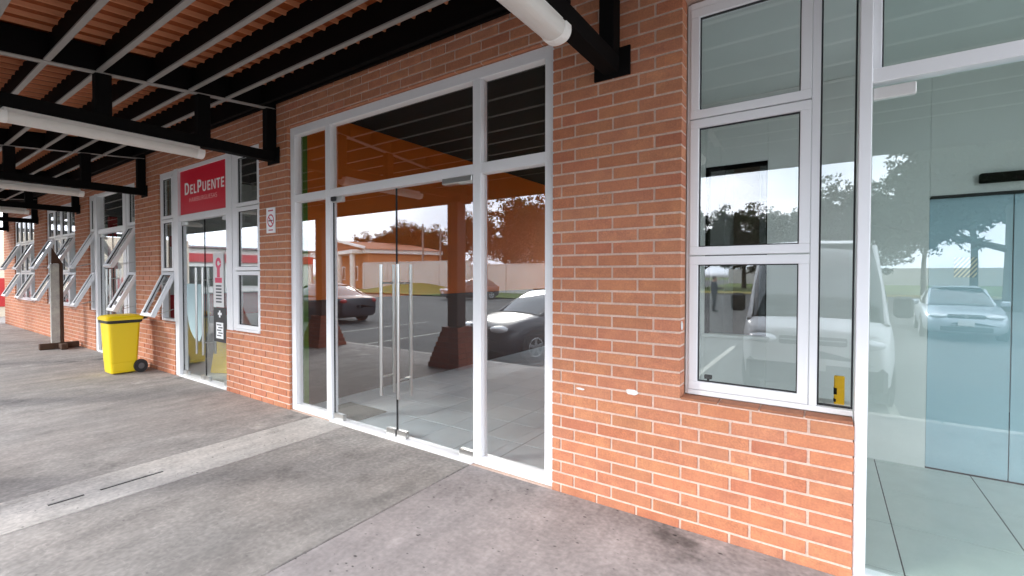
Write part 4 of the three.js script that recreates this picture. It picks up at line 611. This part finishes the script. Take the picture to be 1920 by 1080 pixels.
// ───────────────────────── trees ─────────────────────────
{
  const bark = std({ color: lin(0.11, 0.085, 0.065), roughness: 1, map: rep(clayTex, 0.8) });
  const leafM = new THREE.MeshPhysicalMaterial({ vertexColors: true, roughness: 0.8, transmission: 0.25, thickness: 0 });
  function limb(pts, r0, r1, seg = 7) { // tapered tube
    const c = new THREE.CatmullRomCurve3(pts.map(p => new THREE.Vector3(...p))), n = 8, fr = c.computeFrenetFrames(n), rings = [];
    for (let i = 0; i <= n; i++) { const p = c.getPointAt(i / n), r = r0 + (r1 - r0) * i / n, ring = []; for (let k = 0; k < seg; k++) { const a = k / seg * 6.2832; ring.push([p.x + r * (Math.cos(a) * fr.normals[i].x + Math.sin(a) * fr.binormals[i].x), p.y + r * (Math.cos(a) * fr.normals[i].y + Math.sin(a) * fr.binormals[i].y), p.z + r * (Math.cos(a) * fr.normals[i].z + Math.sin(a) * fr.binormals[i].z)]); } rings.push(ring); }
    return smoothLoft(rings, true);
  }
  function makeTree(name, label, h, crownBase, spread, nClump, leavesPer, tint, trunkR, pos, leafS = 0.2) {
    const t = thing(name, label, 'tree', pos, rr(0, 6), 'trees across the lot mirrored in the glass');
    const lg = [limb([[0, -0.2, 0], [rr(-0.1, 0.1), h * 0.3, rr(-0.1, 0.1)], [rr(-0.3, 0.3), h * 0.6, rr(-0.3, 0.3)], [rr(-0.5, 0.5), h * 0.9, rr(-0.5, 0.5)]], trunkR, trunkR * 0.25, 10)], tips = [];
    for (let i = 0; i < 11; i++) { const a = i * 2.4 + rr(0, 0.6), y = crownBase + (h * 0.8 - crownBase) * (i / 11), R = spread * (1 - 0.45 * (i / 11)) * rr(0.65, 1); const e = [Math.cos(a) * R, y + rr(0.8, 2.2), Math.sin(a) * R]; lg.push(limb([[0, y - 0.3, 0], [e[0] * 0.5, y + 0.6, e[2] * 0.5], e], trunkR * 0.36, 0.03, 6)); tips.push(e, [e[0] * 0.6, y + 0.7, e[2] * 0.6]); }
    part('trunk', merge(lg), bark, t);
    const p = [], n = [], c = []; const A = new THREE.Vector3(), U = new THREE.Vector3(), V = new THREE.Vector3();
    for (let k = 0; k < nClump; k++) {
      const b = tips[(rnd() * tips.length) | 0], cx = b[0] + rr(-1, 1) * spread * 0.28, cy = b[1] + rr(-0.8, 1.2), cz = b[2] + rr(-1, 1) * spread * 0.28, cr = rr(0.35, 0.8), kk = rr(0.65, 1.25);
      for (let i = 0; i < leavesPer; i++) {
        A.set(rr(-1, 1), rr(-1, 1), rr(-1, 1)); if (A.lengthSq() > 1) A.multiplyScalar(0.6); const x = cx + A.x * cr, y = cy + A.y * cr * 0.7, z = cz + A.z * cr;
        U.set(rr(-1, 1), rr(-1, 1), rr(-1, 1)).normalize(); V.set(rr(-1, 1), rr(-1, 1), rr(-1, 1)).cross(U).normalize(); const s = leafS * rr(0.6, 1.3); A.crossVectors(U, V);
        const P = [[x - U.x * s, y - U.y * s, z - U.z * s], [x + V.x * s * 0.45, y + V.y * s * 0.45, z + V.z * s * 0.45], [x + U.x * s, y + U.y * s, z + U.z * s], [x - V.x * s * 0.45, y - V.y * s * 0.45, z - V.z * s * 0.45]];
        const q = kk * rr(0.8, 1.2), col = [tint[0] * q, tint[1] * q, tint[2] * q];
        for (const m of [0, 1, 2, 0, 2, 3]) { p.push(...P[m]); n.push(A.x, A.y, A.z); c.push(...col); }
      }
    }
    const g = new THREE.BufferGeometry(); g.setAttribute('position', new THREE.Float32BufferAttribute(p, 3)); g.setAttribute('normal', new THREE.Float32BufferAttribute(n, 3)); g.setAttribute('color', new THREE.Float32BufferAttribute(c, 3)); part('crown', g, leafM, t); return t;
  }
  const T1 = makeTree('broadleaf_tree', 'large leafy tree mirrored in the right pane above the boundary wall', 9.5, 2.2, 4.6, 520, 40, [0.085, 0.115, 0.045], 0.3, [-24.5, LOT, 37], 0.15);
  const T2 = makeTree('tall_tree', 'big tree with a thick trunk mirrored in the right shop door', 14, 3.2, 6.2, 640, 44, [0.095, 0.12, 0.06], 0.5, [7.6, LOT, 29], 0.16);
  const T3 = makeTree('slim_tree', 'slim tree mirrored just right of the column in the empty shop', 8, 3.0, 2.6, 230, 36, [0.09, 0.11, 0.05], 0.16, [-30.5, LOT, 35], 0.14);
  const cp = (t, l, x, z, s, r) => { const c = copy(t, l, [x, LOT, z], r); c.scale.setScalar(s); return c; };
  cp(T1, 'second leafy tree beside the largest one above the boundary wall', -20.5, 38, 1.02, 2.1); cp(T1, 'third leafy tree at the right end of the boundary wall reflection', -16, 38, 0.9, 4.0);
  cp(T1, 'leafy tree mirrored above the portico building roof', -50, 46, 0.95, 1.0); cp(T3, 'slim tree mirrored behind the portico building', -56, 47, 1.15, 3.0); cp(T1, 'leafy tree left of the utility poles in the reflection', -58, 44, 0.85, 5.0);
  cp(T1, 'leafy tree mirrored at the left of the dark interior window', -11.5, 52, 0.98, 0.7); cp(T1, 'leafy tree mirrored in the middle of the dark interior window', -7.5, 54, 0.92, 2.9); cp(T1, 'leafy tree mirrored at the right of the dark interior window', -4, 50, 0.86, 4.4); cp(T1, 'leafy tree mirrored in the middle sash right edge', -1.2, 52, 0.8, 5.5);
  cp(T1, 'leafy tree mirrored in the narrow pane above the van', 2.6, 45, 0.98, 1.7); cp(T3, 'slim tree mirrored right of the van roof', 6.5, 46, 1.2, 2.2);
  { const xs = [-78, -70, -63, -37, -31, 27, 34, 41, 49, 57]; const wh = ['leftmost tree of the far row', 'second tree from the left in the far row', 'third tree from the left in the far row', 'tree of the far row behind the tallest pole', 'tree of the far row behind the middle pole', 'first tree right of the shops in the far row', 'second tree right of the shops in the far row', 'third tree right of the shops in the far row', 'fourth tree right of the shops in the far row', 'rightmost tree of the far row']; xs.forEach((x, i) => cp(T1, wh[i], x, 56 + (i % 3) * 3, 0.9 + (i % 4) * 0.08, i * 1.3)); }
  cp(T2, 'tall tree mirrored behind the thick trunk at right', 13.5, 38, 0.95, 2.0); cp(T3, 'slim trunk mirrored left of the thick trunk', 8.2, 40, 1.5, 4.1); cp(T3, 'slim trunk mirrored over the blue partition', 12.3, 31, 1.5, 0.4); cp(T1, 'far leafy tree closing the right edge of the reflection', 21, 45, 1.2, 3.3);
}
renderer.render(scene, camera);
